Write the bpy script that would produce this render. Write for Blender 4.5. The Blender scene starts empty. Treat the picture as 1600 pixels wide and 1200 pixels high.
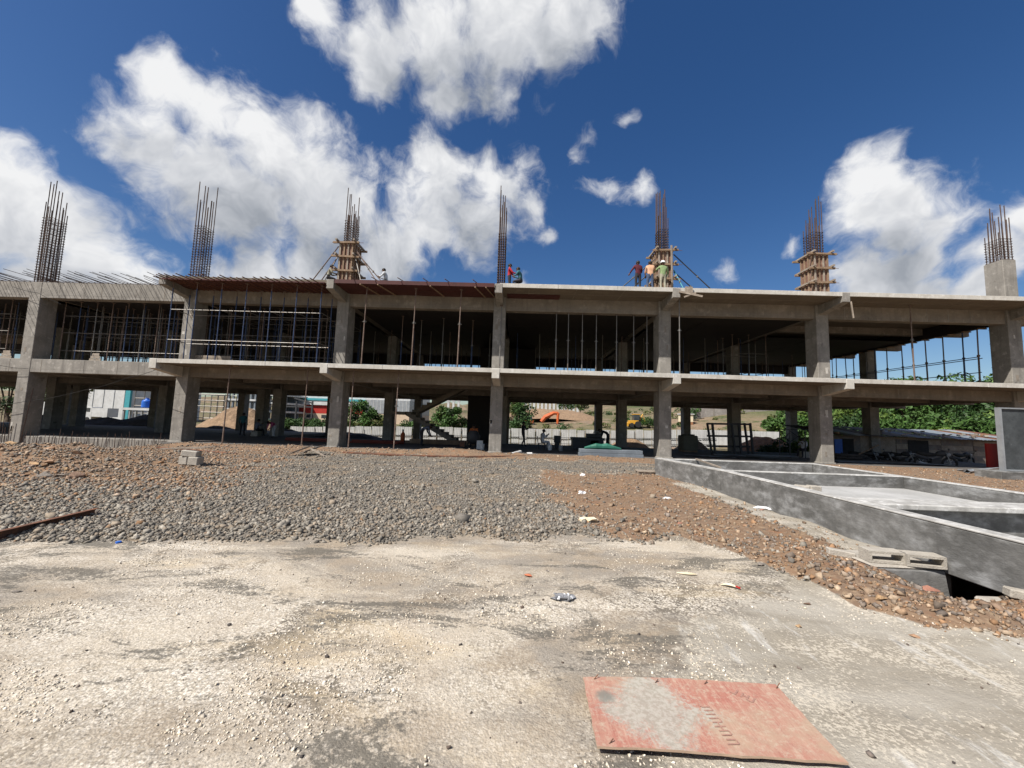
import bpy, math, random
import numpy as np
from math import radians, sin, cos, tan, pi, sqrt, atan2
from mathutils import Vector, Matrix, Euler
random.seed(11); RNG = np.random.default_rng(5)
SC = bpy.context.scene
COL = SC.collection

# ------------------------------------------------------------------ camera
F_PX, PITCH, YAW, ROLL, EYE = 627.0, radians(5.41), radians(-1.04), radians(1.825), 1.65
_f = Vector((sin(YAW)*cos(PITCH), cos(YAW)*cos(PITCH), sin(PITCH)))
_r = Vector((cos(YAW), -sin(YAW), 0)); _u = _r.cross(_f)
CR = cos(ROLL)*_r + sin(ROLL)*_u; CU = -sin(ROLL)*_r + cos(ROLL)*_u; CF = _f
cam_d = bpy.data.cameras.new('camera'); cam = bpy.data.objects.new('camera', cam_d); COL.objects.link(cam)
cam.matrix_world = Matrix((( CR.x, CU.x, -CF.x, 0), (CR.y, CU.y, -CF.y, 0), (CR.z, CU.z, -CF.z, EYE), (0, 0, 0, 1)))
cam_d.sensor_width = 36; cam_d.lens = F_PX/1600*36; cam_d.clip_start = 0.05; cam_d.clip_end = 4000
SC.camera = cam
SC.render.resolution_x, SC.render.resolution_y = 1024, 768

def ray(x, y): return CF + CR*((x-800)/F_PX) - CU*((y-600)/F_PX)
def PY(x, y, Y):
    d = ray(x, y); return d*(Y/d.y) + Vector((0, 0, EYE))
def PZ(x, y, z=0.0):
    d = ray(x, y); return d*((z-EYE)/d.z) + Vector((0, 0, EYE))

# ------------------------------------------------------------------ light
SUN = Vector((-0.66, -0.55, 1.05)).normalized()
sun_d = bpy.data.lights.new('sun', 'SUN'); sun_d.energy = 5.0; sun_d.angle = radians(0.53); sun_d.color = (1.0, 0.955, 0.89)
sun = bpy.data.objects.new('sun', sun_d); COL.objects.link(sun); sun.location = (-30, -20, 60)
sun.rotation_euler = (-SUN).to_track_quat('-Z', 'Y').to_euler()
SC.view_settings.view_transform = 'Standard'; SC.view_settings.look = 'None'
SC.view_settings.exposure = 0.55; SC.view_settings.gamma = 1.0; SC.view_settings.use_curve_mapping = False
SC.cycles.max_bounces = 6; SC.cycles.diffuse_bounces = 3; SC.cycles.glossy_bounces = 2; SC.cycles.transparent_max_bounces = 6
SC.cycles.caustics_reflective = False; SC.cycles.caustics_refractive = False
try:
    SC.cycles.use_denoising = True; SC.cycles.use_adaptive_sampling = True
except Exception: pass

# ------------------------------------------------------------------ sky with clouds
W = bpy.data.worlds.new('World'); SC.world = W; W.use_nodes = True
def blobs(coarse=False):
    fine_ = [ # x, y, radius in photo pixels
     (30,300,80),(110,345,92),(30,390,100),(150,405,85),(90,440,80),
     (285,140,64),(245,215,84),(345,185,88),(300,275,100),(410,225,95),(485,285,90),(385,330,95),(520,345,100),(470,415,70),(600,390,85),(335,432,42),
     (695,250,68),(790,290,72),(680,325,85),(755,350,62),(825,318,36),
     (505,22,48),(580,70,85),(690,60,115),(800,40,115),(905,25,90),(700,135,60),(790,125,62),(845,150,46,.5),
     (985,170,46,.22),(920,235,60,.30),(950,282,62,.38),(1000,297,60,.34),(850,372,48,.32),
     (1360,278,62),(1400,335,92),(1480,350,68),(1345,340,52),(1445,405,95),(1530,400,60),(1585,355,48),(1350,425,70),(1440,460,90),(1560,450,70),(1250,382,50,.46),
     (1130,420,60,.33),(815,444,40,.55),(400,425,60),(545,430,60),(60,455,90),(190,440,60)]
    rough_ = [(40,400,150),(120,400,110),(250,240,130),(350,290,150),(480,340,140),(600,400,110),(740,310,120),(600,60,130),(720,70,150),(860,50,140),(1380,340,110),(1450,400,130),(1560,430,90)]
    out = []
    for b_ in (rough_ if coarse else fine_):
        x, y, r = b_[:3]; pk = b_[3] if len(b_) > 3 else 1.0
        c = ray(x, y).normalized(); a = ray(x+r, y).normalized(); b = ray(x, y-r).normalized()
        out.append((c, 0.5*((a-c).length+(b-c).length)*1.04, pk))
    if coarse: return out
    rr = random.Random(21)
    for k in range(7):                       # the same kind of clouds over the rest of the sky
        az = radians(80+rr.uniform(0, 30)+k*28); el = radians(rr.uniform(15, 55))
        c0 = Vector((sin(az)*cos(el), cos(az)*cos(el), sin(el)))
        for q in range(2):
            c = (c0 + Vector((rr.gauss(0, .10), rr.gauss(0, .10), rr.gauss(0, .06)))).normalized()
            out.append((c, rr.uniform(.14, .24), 1.0))
    return out
def N(nt, t, **k):
    n = nt.nodes.new(t)
    for a, v in k.items(): setattr(n, a, v)
    return n
def math_n(nt, op, a, b=None, c=None, clamp=False):
    n = N(nt, 'ShaderNodeMath', operation=op, use_clamp=clamp)
    for i, v in enumerate((a, b, c)):
        if v is None: continue
        if isinstance(v, (int, float)): n.inputs[i].default_value = v
        else: nt.links.new(v, n.inputs[i])
    return n.outputs[0]
def cloud_group(name, bl, det):
    g = bpy.data.node_groups.new(name, 'ShaderNodeTree')
    g.interface.new_socket('Dir', in_out='INPUT', socket_type='NodeSocketVector')
    g.interface.new_socket('Field', in_out='OUTPUT', socket_type='NodeSocketFloat')
    gi = N(g, 'NodeGroupInput'); go = N(g, 'NodeGroupOutput')
    n1 = N(g, 'ShaderNodeTexNoise'); n1.inputs['Scale'].default_value = 6; n1.inputs['Detail'].default_value = 3; n1.inputs['Roughness'].default_value = .55
    g.links.new(gi.outputs[0], n1.inputs['Vector'])
    s = N(g, 'ShaderNodeVectorMath', operation='SUBTRACT'); g.links.new(n1.outputs['Color'], s.inputs[0]); s.inputs[1].default_value = (.5, .5, .5)
    m = N(g, 'ShaderNodeVectorMath', operation='MULTIPLY_ADD'); g.links.new(s.outputs[0], m.inputs[0]); m.inputs[1].default_value = (.14, .14, .14); g.links.new(gi.outputs[0], m.inputs[2])
    cur = None
    for c, r, pk in bl:
        d = N(g, 'ShaderNodeVectorMath', operation='DISTANCE'); g.links.new(m.outputs[0], d.inputs[0]); d.inputs[1].default_value = c
        v = math_n(g, 'MULTIPLY_ADD', d.outputs['Value'], -1.0/r, pk)
        cur = v if cur is None else math_n(g, 'SMOOTH_MAX', cur, v, .2)
    n2 = N(g, 'ShaderNodeTexNoise'); n2.inputs['Scale'].default_value = CL['nscale']; n2.inputs['Detail'].default_value = det; n2.inputs['Roughness'].default_value = CL['nrough']
    g.links.new(m.outputs[0], n2.inputs['Vector'])
    w = math_n(g, 'MULTIPLY_ADD', n2.outputs['Fac'], CL['namp'], -.5*CL['namp']-CL['bias'])
    g.links.new(math_n(g, 'ADD', cur, w), go.inputs[0]); return g
CL = dict(nscale=10.0, nrough=.61, namp=2.1, bias=.05, lo=-.12, hi=.62, slo=-.30, shi=1.0)
def build_world():
    gA = cloud_group('cloud_field', blobs(), 8); gB = cloud_group('cloud_shade', blobs(True), 4)
    nt = W.node_tree; nt.nodes.clear()
    out = N(nt, 'ShaderNodeOutputWorld'); tc = N(nt, 'ShaderNodeTexCoord')
    sky = N(nt, 'ShaderNodeTexSky', sky_type='NISHITA', sun_disc=False)
    sky.sun_elevation = math.asin(SUN.z); sky.sun_rotation = atan2(SUN.x, SUN.y); sky.altitude = 300; sky.air_density = 1.0; sky.dust_density = .9; sky.ozone_density = 1.6
    hsv = N(nt, 'ShaderNodeHueSaturation'); hsv.inputs['Saturation'].default_value = 1.32; hsv.inputs['Hue'].default_value = .508; hsv.inputs['Value'].default_value = 1
    nt.links.new(sky.outputs[0], hsv.inputs['Color'])
    b1 = N(nt, 'ShaderNodeBackground'); nt.links.new(hsv.outputs[0], b1.inputs[0]); b1.inputs[1].default_value = SKY_STRENGTH
    A = N(nt, 'ShaderNodeGroup', node_tree=gA); nt.links.new(tc.outputs['Generated'], A.inputs[0])
    off = N(nt, 'ShaderNodeVectorMath', operation='ADD'); nt.links.new(tc.outputs['Generated'], off.inputs[0]); off.inputs[1].default_value = Vector((-.03, -.02, .085))
    B = N(nt, 'ShaderNodeGroup', node_tree=gB); nt.links.new(off.outputs[0], B.inputs[0])
    mr = N(nt, 'ShaderNodeMapRange', interpolation_type='SMOOTHSTEP'); nt.links.new(A.outputs[0], mr.inputs[0])
    mr.inputs[1].default_value = CL['lo']; mr.inputs[2].default_value = CL['hi']
    sh = N(nt, 'ShaderNodeMapRange'); nt.links.new(B.outputs[0], sh.inputs[0]); sh.inputs[1].default_value = CL['slo']; sh.inputs[2].default_value = CL['shi']; sh.inputs[3].default_value = 1; sh.inputs[4].default_value = 0
    cr = N(nt, 'ShaderNodeValToRGB'); nt.links.new(sh.outputs[0], cr.inputs[0])
    e = cr.color_ramp.elements; e[0].position = 0; e[0].color = (.36, .39, .44, 1); e[1].position = .95; e[1].color = (.95, .955, .965, 1)
    k = cr.color_ramp.elements.new(.5); k.color = (.66, .68, .72, 1)
    b2 = N(nt, 'ShaderNodeBackground'); nt.links.new(cr.outputs[0], b2.inputs[0]); b2.inputs[1].default_value = CLOUD_STRENGTH
    mx = N(nt, 'ShaderNodeMixShader'); nt.links.new(mr.outputs[0], mx.inputs[0]); nt.links.new(b1.outputs[0], mx.inputs[1]); nt.links.new(b2.outputs[0], mx.inputs[2])
    nt.links.new(mx.outputs[0], out.inputs[0])
    W.cycles.sampling_method = 'MANUAL'; W.cycles.sample_map_resolution = 512
SKY_STRENGTH, CLOUD_STRENGTH = .066, .64
build_world()

# ------------------------------------------------------------------ mesh helpers
def tag(o, label=None, cat=None, group=None, kind=None):
    if label: o['label'] = label
    if cat: o['category'] = cat
    if group: o['group'] = group
    if kind: o['kind'] = kind
    return o
def empty(name, loc, label=None, cat=None, group=None):
    o = bpy.data.objects.new(name, None); COL.objects.link(o); o.location = loc; o.empty_display_size = .2
    return tag(o, label, cat, group, 'thing' if cat else None)
def wloc(o):
    v = Vector((0, 0, 0))
    while o is not None: v = v + o.location; o = o.parent
    return v
class MB:
    def __init__(s): s.v = []; s.f = []; s.m = []
    def add(s, vs, fs, mi=0):
        b = len(s.v); s.v += [tuple(p) for p in vs]; s.f += [tuple(i+b for i in f) for f in fs]; s.m += [mi]*len(fs); return s
    def box(s, x0, x1, y0, y1, z0, z1, mi=0):
        return s.add([(x0,y0,z0),(x1,y0,z0),(x1,y1,z0),(x0,y1,z0),(x0,y0,z1),(x1,y0,z1),(x1,y1,z1),(x0,y1,z1)],
                     [(0,3,2,1),(4,5,6,7),(0,1,5,4),(1,2,6,5),(2,3,7,6),(3,0,4,7)], mi)
    def obox(s, c, size, rot=(0,0,0), mi=0):
        R = rot if isinstance(rot, Matrix) else Euler(rot).to_matrix(); c = Vector(c); hx, hy, hz = size[0]/2, size[1]/2, size[2]/2
        vs = [c + R @ Vector(p) for p in ((-hx,-hy,-hz),(hx,-hy,-hz),(hx,hy,-hz),(-hx,hy,-hz),(-hx,-hy,hz),(hx,-hy,hz),(hx,hy,hz),(-hx,hy,hz))]
        return s.add(vs, [(0,3,2,1),(4,5,6,7),(0,1,5,4),(1,2,6,5),(2,3,7,6),(3,0,4,7)], mi)
    def bar(s, a, b, w, h=None, mi=0):            # rectangular bar from a to b
        a, b = Vector(a), Vector(b); d = b-a; L = d.length; h = h or w
        R = d.to_track_quat('X', 'Z').to_matrix(); return s.obox((a+b)/2, (L, w, h), R, mi)
    def tube(s, a, b, r, n=6, r2=None, cap=True, mi=0):
        a, b = Vector(a), Vector(b); d = (b-a); q = d.to_track_quat('Z', 'Y').to_matrix(); r2 = r if r2 is None else r2
        vs = [a + q @ Vector((r*cos(2*pi*i/n), r*sin(2*pi*i/n), 0)) for i in range(n)] + [b + q @ Vector((r2*cos(2*pi*i/n), r2*sin(2*pi*i/n), 0)) for i in range(n)]
        fs = [(i, (i+1) % n, n+(i+1) % n, n+i) for i in range(n)]
        if cap: fs += [tuple(range(n-1, -1, -1)), tuple(range(n, 2*n))]
        return s.add(vs, fs, mi)
    def path(s, pts, r, n=6, mi=0):
        pts = [Vector(p) for p in pts]; rs = r if isinstance(r, (list, tuple)) else [r]*len(pts); vs = []
        up = Vector((0, 0, 1)); q = None
        for i, p in enumerate(pts):
            d = (pts[min(i+1, len(pts)-1)] - pts[max(i-1, 0)]).normalized()
            if q is None: q = d.to_track_quat('Z', 'Y')
            else: q = (q @ Vector((0, 0, 1))).rotation_difference(d) @ q
            for k in range(n): vs.append(p + q @ Vector((rs[i]*cos(2*pi*k/n), rs[i]*sin(2*pi*k/n), 0)))
        fs = []
        for i in range(len(pts)-1):
            for k in range(n): fs.append((i*n+k, i*n+(k+1) % n, (i+1)*n+(k+1) % n, (i+1)*n+k))
        fs += [tuple(range(n-1, -1, -1)), tuple((len(pts)-1)*n+k for k in range(n))]
        return s.add(vs, fs, mi)
    def lathe(s, c, prof, n=14, mi=0):            # profile of (r, z)
        c = Vector(c); vs = []; fs = []
        for r, z in prof:
            for i in range(n): vs.append(c + Vector((r*cos(2*pi*i/n), r*sin(2*pi*i/n), z)))
        for j in range(len(prof)-1):
            for i in range(n): fs.append((j*n+i, j*n+(i+1) % n, (j+1)*n+(i+1) % n, (j+1)*n+i))
        fs += [tuple(range(n-1, -1, -1)), tuple((len(prof)-1)*n+i for i in range(n))]
        return s.add(vs, fs, mi)
    def prism(s, pts, axis, a, b, mi=0):          # polygon extruded along axis 0/1/2; pts are the other two coords in order
        n = len(pts); vs = []
        for t in (a, b):
            for p in pts:
                q = list(p); q.insert(axis, t); vs.append(tuple(q))
        fs = [(i, (i+1) % n, n+(i+1) % n, n+i) for i in range(n)] + [tuple(range(n-1, -1, -1)), tuple(range(n, 2*n))]
        return s.add(vs, fs, mi)
    def obj(s, name, mat, parent=None, bevel=0, smooth=False, at=None, recalc=False):
        org = Vector(at) if at is not None else (wloc(parent) if parent is not None else Vector((0, 0, 0)))
        me = bpy.data.meshes.new(name); me.from_pydata([tuple(Vector(p)-org) for p in s.v], [], s.f)
        mats = mat if isinstance(mat, (list, tuple)) else [mat]
        for x in mats: me.materials.append(x)
        if len(mats) > 1: me.polygons.foreach_set('material_index', s.m)
        if smooth: me.polygons.foreach_set('use_smooth', [True]*len(me.polygons))
        if recalc:
            import bmesh
            bm = bmesh.new(); bm.from_mesh(me); bmesh.ops.recalc_face_normals(bm, faces=bm.faces); bm.to_mesh(me); bm.free()
        me.update(); o = bpy.data.objects.new(name, me); COL.objects.link(o)
        if parent is not None: o.parent = parent; o.location = org - wloc(parent)
        else: o.location = org
        if bevel:
            b = o.modifiers.new('b', 'BEVEL'); b.width = bevel; b.segments = 1; b.limit_method = 'ANGLE'
        return o
def link(name, me, parent, loc=(0,0,0), rot=None):
    o = bpy.data.objects.new(name, me); COL.objects.link(o); o.parent = parent; o.location = loc
    if rot is not None: o.rotation_euler = rot
    return o
def copy_tree(o, parent=None):
    c = o.copy(); COL.objects.link(c); c.parent = parent
    for ch in list(o.children): copy_tree(ch, c)
    return c

# ------------------------------------------------------------------ materials
MATS = {}
def mat(name, cols, rough=.85, scale=2.0, fine=12.0, fine_amt=.25, bump=.15, bump_scale=25.0, streak=None, metal=0.0, coords='pos', stretch=(1,1,1), spots=None, spec=.3, detail=6, bdist=.02):
    """cols: two or three colours mixed by noise; streak: (colour, amount) vertical runs; spots: (colour, scale, threshold)"""
    m = bpy.data.materials.new(name); m.use_nodes = True; nt = m.node_tree; L = nt.links
    bs = nt.nodes['Principled BSDF']; bs.inputs['Roughness'].default_value = rough; bs.inputs['Metallic'].default_value = metal
    bs.inputs['Specular IOR Level'].default_value = spec
    if coords == 'pos': v = N(nt, 'ShaderNodeNewGeometry').outputs['Position']
    else: v = N(nt, 'ShaderNodeTexCoord').outputs['Object']
    mp = N(nt, 'ShaderNodeMapping'); mp.inputs['Scale'].default_value = stretch; L.new(v, mp.inputs[0]); vs = mp.outputs[0]
    def noise(sc, vec=None, det=detail, ro=.6):
        n = N(nt, 'ShaderNodeTexNoise'); n.inputs['Scale'].default_value = sc; n.inputs['Detail'].default_value = det; n.inputs['Roughness'].default_value = ro
        L.new(vec if vec is not None else vs, n.inputs['Vector']); return n.outputs['Fac']
    def mix(f, a, b):
        x = N(nt, 'ShaderNodeMix', data_type='RGBA'); 
        for s, val in ((0, f), (6, a), (7, b)):
            if isinstance(val, (tuple, list)): x.inputs[s].default_value = (*val[:3], 1)
            elif isinstance(val, (int, float)): x.inputs[s].default_value = val
            else: L.new(val, x.inputs[s])
        return x.outputs[2]
    def ramp(f, lo, hi):
        r = N(nt, 'ShaderNodeMapRange', interpolation_type='SMOOTHSTEP'); L.new(f, r.inputs[0]); r.inputs[1].default_value = lo; r.inputs[2].default_value = hi; return r.outputs[0]
    c = mix(ramp(noise(scale), .32, .68), cols[0], cols[1])
    if len(cols) > 2: c = mix(ramp(noise(scale*2.7), .52, .72), c, cols[2])
    if fine_amt:
        f = noise(fine, det=3); k = math_n(nt, 'MULTIPLY_ADD', f, 2*fine_amt, 1-fine_amt)
        h = N(nt, 'ShaderNodeHueSaturation'); L.new(c, h.inputs['Color']); L.new(k, h.inputs['Value']); c = h.outputs[0]
    if streak:
        m2 = N(nt, 'ShaderNodeMapping'); m2.inputs['Scale'].default_value = (4.5, 4.5, .35); L.new(v, m2.inputs[0])
        c = mix(math_n(nt, 'MULTIPLY', ramp(noise(1.0, m2.outputs[0], 5), .5, .75), streak[1]), c, streak[0])
    if spots:
        c = mix(ramp(noise(spots[1], det=8, ro=.65), spots[2], spots[2]+(spots[3] if len(spots) > 3 else .08)), c, spots[0])
    L.new(c, bs.inputs['Base Color'])
    if bump:
        b = N(nt, 'ShaderNodeBump'); b.inputs['Strength'].default_value = bump; b.inputs['Distance'].default_value = bdist
        L.new(noise(bump_scale, det=5), b.inputs['Height']); L.new(b.outputs[0], bs.inputs['Normal'])
    MATS[name] = m; return m
M = MATS
mat('concrete', [(.235,.20,.16),(.175,.15,.122),(.285,.25,.205)], scale=.9, fine=9, fine_amt=.18, bump=.25, bump_scale=14, streak=((.13,.11,.09),.55), spots=((.15,.12,.09),1.7,.66))
mat('column_concrete', [(.265,.245,.215),(.195,.18,.158),(.335,.31,.275)], scale=1.3, fine=16, fine_amt=.22, bump=.35, bump_scale=22, streak=((.115,.103,.09),.6), spots=((.14,.125,.108),2.3,.62))
mat('slab_edge', [(.50,.475,.425),(.41,.385,.34),(.57,.545,.50)], scale=1.6, fine=20, fine_amt=.15, bump=.2, bump_scale=30, streak=((.27,.24,.2),.4))
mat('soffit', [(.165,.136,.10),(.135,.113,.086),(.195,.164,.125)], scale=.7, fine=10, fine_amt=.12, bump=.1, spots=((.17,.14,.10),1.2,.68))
mat('tank_plaster', [(.092,.09,.085),(.15,.146,.138),(.20,.197,.19)], scale=1.1, fine=7, fine_amt=.45, bump=.35, bump_scale=18, spots=((.32,.32,.315),2.2,.47,.32), stretch=(1,1,1.9), streak=((.06,.058,.055),.5), detail=9)
mat('tank_top', [(.44,.43,.405),(.27,.26,.24),(.54,.53,.51)], scale=3.5, fine=18, fine_amt=.2, bump=.2)
mat('screed', [(.40,.395,.38),(.31,.305,.29)], scale=1.1, fine=14, fine_amt=.2, bump=.15, spots=((.5,.5,.5),2.0,.66))
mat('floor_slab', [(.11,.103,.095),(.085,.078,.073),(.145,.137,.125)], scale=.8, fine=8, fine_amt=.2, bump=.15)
mat('rebar', [(.075,.052,.045),(.11,.07,.052),(.055,.046,.048)], rough=.8, scale=3, fine=30, fine_amt=.25, bump=.3, bump_scale=90, metal=.3)
mat('rust_steel', [(.16,.07,.04),(.09,.05,.035),(.22,.10,.05)], rough=.85, scale=4, fine=30, bump=.2)
mat('prop_rusty', [(.20,.145,.115),(.13,.085,.066),(.28,.235,.205)], rough=.7, scale=3, fine=25, metal=.2)
mat('prop_blue', [(.030,.048,.105),(.045,.07,.14),(.10,.095,.095)], rough=.55, scale=2.2, fine=22, fine_amt=.2, metal=.15)
mat('prop_galv', [(.20,.192,.18),(.15,.138,.122),(.14,.095,.068)], rough=.5, scale=2.5, fine=22, metal=.5)
mat('timber', [(.26,.18,.115),(.19,.125,.08),(.33,.24,.16)], scale=2.2, fine=18, fine_amt=.3, bump=.3, stretch=(1,1,.4))
mat('timber_grey', [(.30,.25,.20),(.22,.18,.14),(.37,.32,.26)], scale=2.2, fine=18, fine_amt=.3, bump=.3)
mat('form_ply', [(.14,.07,.05),(.19,.10,.07),(.26,.18,.13)], scale=2.2, fine=14, fine_amt=.25, bump=.2, streak=((.36,.30,.25),.4))
mat('deck_ply', [(.058,.017,.015),(.075,.022,.018),(.045,.015,.013)], rough=.6, scale=1.2, fine=9, fine_amt=.2, bump=.1)
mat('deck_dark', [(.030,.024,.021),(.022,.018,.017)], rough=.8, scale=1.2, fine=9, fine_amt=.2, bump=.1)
mat('white_metal', [(.56,.56,.55),(.46,.455,.44)], rough=.5, scale=1, fine=8, fine_amt=.08, bump=0)
mat('grey_metal', [(.33,.345,.355),(.26,.27,.28)], rough=.45, scale=1.5, fine=10, fine_amt=.12, bump=0, metal=.3)
mat('dark_metal', [(.030,.031,.034),(.05,.05,.052)], rough=.55, scale=2, fine=14, bump=0)
mat('black_rubber', [(.018,.018,.018),(.028,.027,.026)], rough=.8, scale=4, bump=0)
mat('white_plastic', [(.72,.72,.70),(.62,.61,.58)], rough=.5, scale=6, fine=20, fine_amt=.1, bump=.1)
mat('blue_plastic', [(.02,.10,.42),(.03,.13,.48)], rough=.4, scale=2, fine_amt=.1, bump=0)
mat('red_paint', [(.42,.03,.022),(.34,.028,.022)], rough=.55, scale=1, fine_amt=.12, bump=0)
mat('teal_paint', [(.05,.26,.30),(.06,.30,.33)], rough=.5, fine_amt=.1, bump=0)
mat('cream_wall', [(.55,.42,.30),(.48,.37,.27)], fine_amt=.1, bump=0)
mat('orange_paint', [(.55,.12,.03),(.42,.09,.03)], rough=.5, fine_amt=.15, bump=0)
mat('yellow_paint', [(.62,.32,.03),(.5,.25,.03)], rough=.5, fine_amt=.15, bump=0)
mat('glass_dark', [(.03,.035,.04),(.045,.05,.055)], rough=.15, fine_amt=0, bump=0, spec=.6)
mat('soil_orange', [(.33,.155,.075),(.24,.115,.06),(.42,.25,.15)], scale=1.5, fine=9, fine_amt=.35, bump=.6, bump_scale=6, bdist=.1)
mat('soil_brown', [(.25,.165,.10),(.18,.12,.075),(.32,.22,.14)], scale=1.5, fine=9, fine_amt=.35, bump=.6, bump_scale=6, bdist=.1)
mat('soil_dark', [(.05,.043,.038),(.08,.068,.06)], scale=1.5, fine=9, fine_amt=.35, bump=.6, bump_scale=6, bdist=.1)
mat('stone_wall', [(.26,.235,.21),(.19,.17,.155),(.32,.29,.26)], scale=.5, fine=2.5, fine_amt=.3, bump=.5, bump_scale=2, bdist=.1)
mat('old_sheet', [(.19,.17,.15),(.13,.105,.09),(.24,.15,.10)], rough=.7, scale=1.5, fine=9, fine_amt=.3, bump=.15)
mat('sheet_blue_grey', [(.19,.215,.24),(.13,.15,.17)], rough=.6, scale=1.5, fine=9, fine_amt=.2, bump=.1)
mat('block', [(.40,.365,.31),(.32,.29,.245)], scale=5, fine=35, fine_amt=.25, bump=.5, bump_scale=60)
mat('skin', [(.17,.085,.05),(.14,.07,.042)], rough=.6, fine_amt=.08, bump=0)
mat('hair', [(.012,.010,.009),(.018,.015,.013)], rough=.6, fine_amt=.1, bump=0)
mat('bark', [(.12,.085,.06),(.08,.06,.045)], scale=3, bump=.5)
for nm, c in dict(leaf_dark=(.035,.075,.018), leaf_mid=(.055,.115,.022), leaf_light=(.105,.165,.03), leaf_olive=(.10,.115,.03)).items():
    mat(nm, [c, tuple(x*.6 for x in c), tuple(min(1, x*1.45) for x in c)], rough=.6, scale=.9, fine=3, fine_amt=.3, bump=0)
for nm, c in dict(cloth_maroon=(.10,.02,.03), cloth_peach=(.62,.36,.22), cloth_green=(.25,.34,.16), cloth_khaki=(.36,.34,.26), cloth_jeans=(.07,.10,.17), cloth_dark=(.035,.033,.038), cloth_red=(.48,.03,.035), cloth_greyblue=(.17,.19,.25), cloth_white=(.55,.56,.58), cloth_pink=(.50,.10,.22), cloth_orange=(.55,.16,.05), cloth_teal=(.04,.14,.16)).items():
    mat(nm, [c, tuple(x*.75 for x in c)], rough=.9, scale=6, fine=30, fine_amt=.12, bump=.1)

# ------------------------------------------------------------------ noise for the terrain
def vnoise(x, y, seed=0):
    xi = np.floor(x).astype(np.int64); yi = np.floor(y).astype(np.int64); xf = x-xi; yf = y-yi
    def h(a, b):
        n = (a*374761393 + b*668265263 + seed*1442695041) & 0xffffffff
        n = ((n ^ (n >> 13))*1274126177) & 0xffffffff; return ((n ^ (n >> 16)) & 0xffff)/65535.0
    u = xf*xf*(3-2*xf); v = yf*yf*(3-2*yf)
    return (h(xi, yi)*(1-u)+h(xi+1, yi)*u)*(1-v) + (h(xi, yi+1)*(1-u)+h(xi+1, yi+1)*u)*v
def fbm(x, y, sc, oct=4, seed=0):
    s = 0; a = .5; t = 0
    for o in range(oct):
        s = s + a*vnoise(x*sc*2**o, y*sc*2**o, seed+o*17); t += a; a *= .5
    return s/t
def sst(a, b, x):
    t = np.clip((x-a)/(b-a), 0, 1); return t*t*(3-2*t)

# outline between the pale dust and the stones, in ground metres
EDGE = np.array([(-30,5.0),(-12,5.0),(-6.5,5.15),(-5.2,5.05),(-4.1,5.26),(-3,5.47),(-1.7,5.43),(-1.4,5.8),(-.5,5.88),(.23,5.73),(.9,6.2),(1.9,5.93),(2.5,6.33),(2.95,5.58),(3.2,4.75),(3.25,4.05),(3.6,3.72),(4.2,3.55),(6,3.2),(30,2.6)])
def edge_y(x, y=None):
    e = np.interp(x, EDGE[:, 0], EDGE[:, 1]); return e + .10*(vnoise(x*5, x*0+3, 9)-.5)
def zones(x, y):
    """grey gravel, brown rubble, packed grey slurry; the rest is pale dust"""
    n1 = fbm(x, y, .9, 4, 3); n2 = fbm(x, y, .35, 3, 8)
    stone = sst(-.14, .18, y-edge_y(x)+.5*(n1-.5))
    br_r = sst(-.55, .55, x-.9-.55*(n1-.5)*4 + .08*(y-9)) * (1-sst(13.0, 15.0, y+2.5*(n1-.5)))
    br_l = .85*sst(-1.2, 1.8, -(x+6.6+.22*(y-8)) + 4.5*(n1-.5)) * sst(6.6, 9.2, y+2.5*(n2-.5) + .10*(x+7))
    br_b = sst(17.2, 18.4, y+2.2*(n1-.5)) * (1-sst(6, 12, x))*.9
    far_r = sst(9.5, 11, x)*sst(9, 12, y)
    brown = np.clip(np.maximum.reduce([br_r, br_l, br_b, far_r]), 0, 1)*stone
    apron = sst(4.40, 4.7, x+.5*(n1-.5))*(1-sst(5.2, 5.3, x))*sst(5.5, 5.9, y)*(1-sst(11.0, 13.5, y))
    brown = brown*(1-.85*apron)
    packed = sst(.5, 3.2, x + 2.6*(n2-.5) + 1.2*(n1-.5) + .55*(3.6-y))*(1-stone)
    packed = np.maximum(packed, apron)
    return stone*(1-brown)*(1-apron), brown, packed
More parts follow.
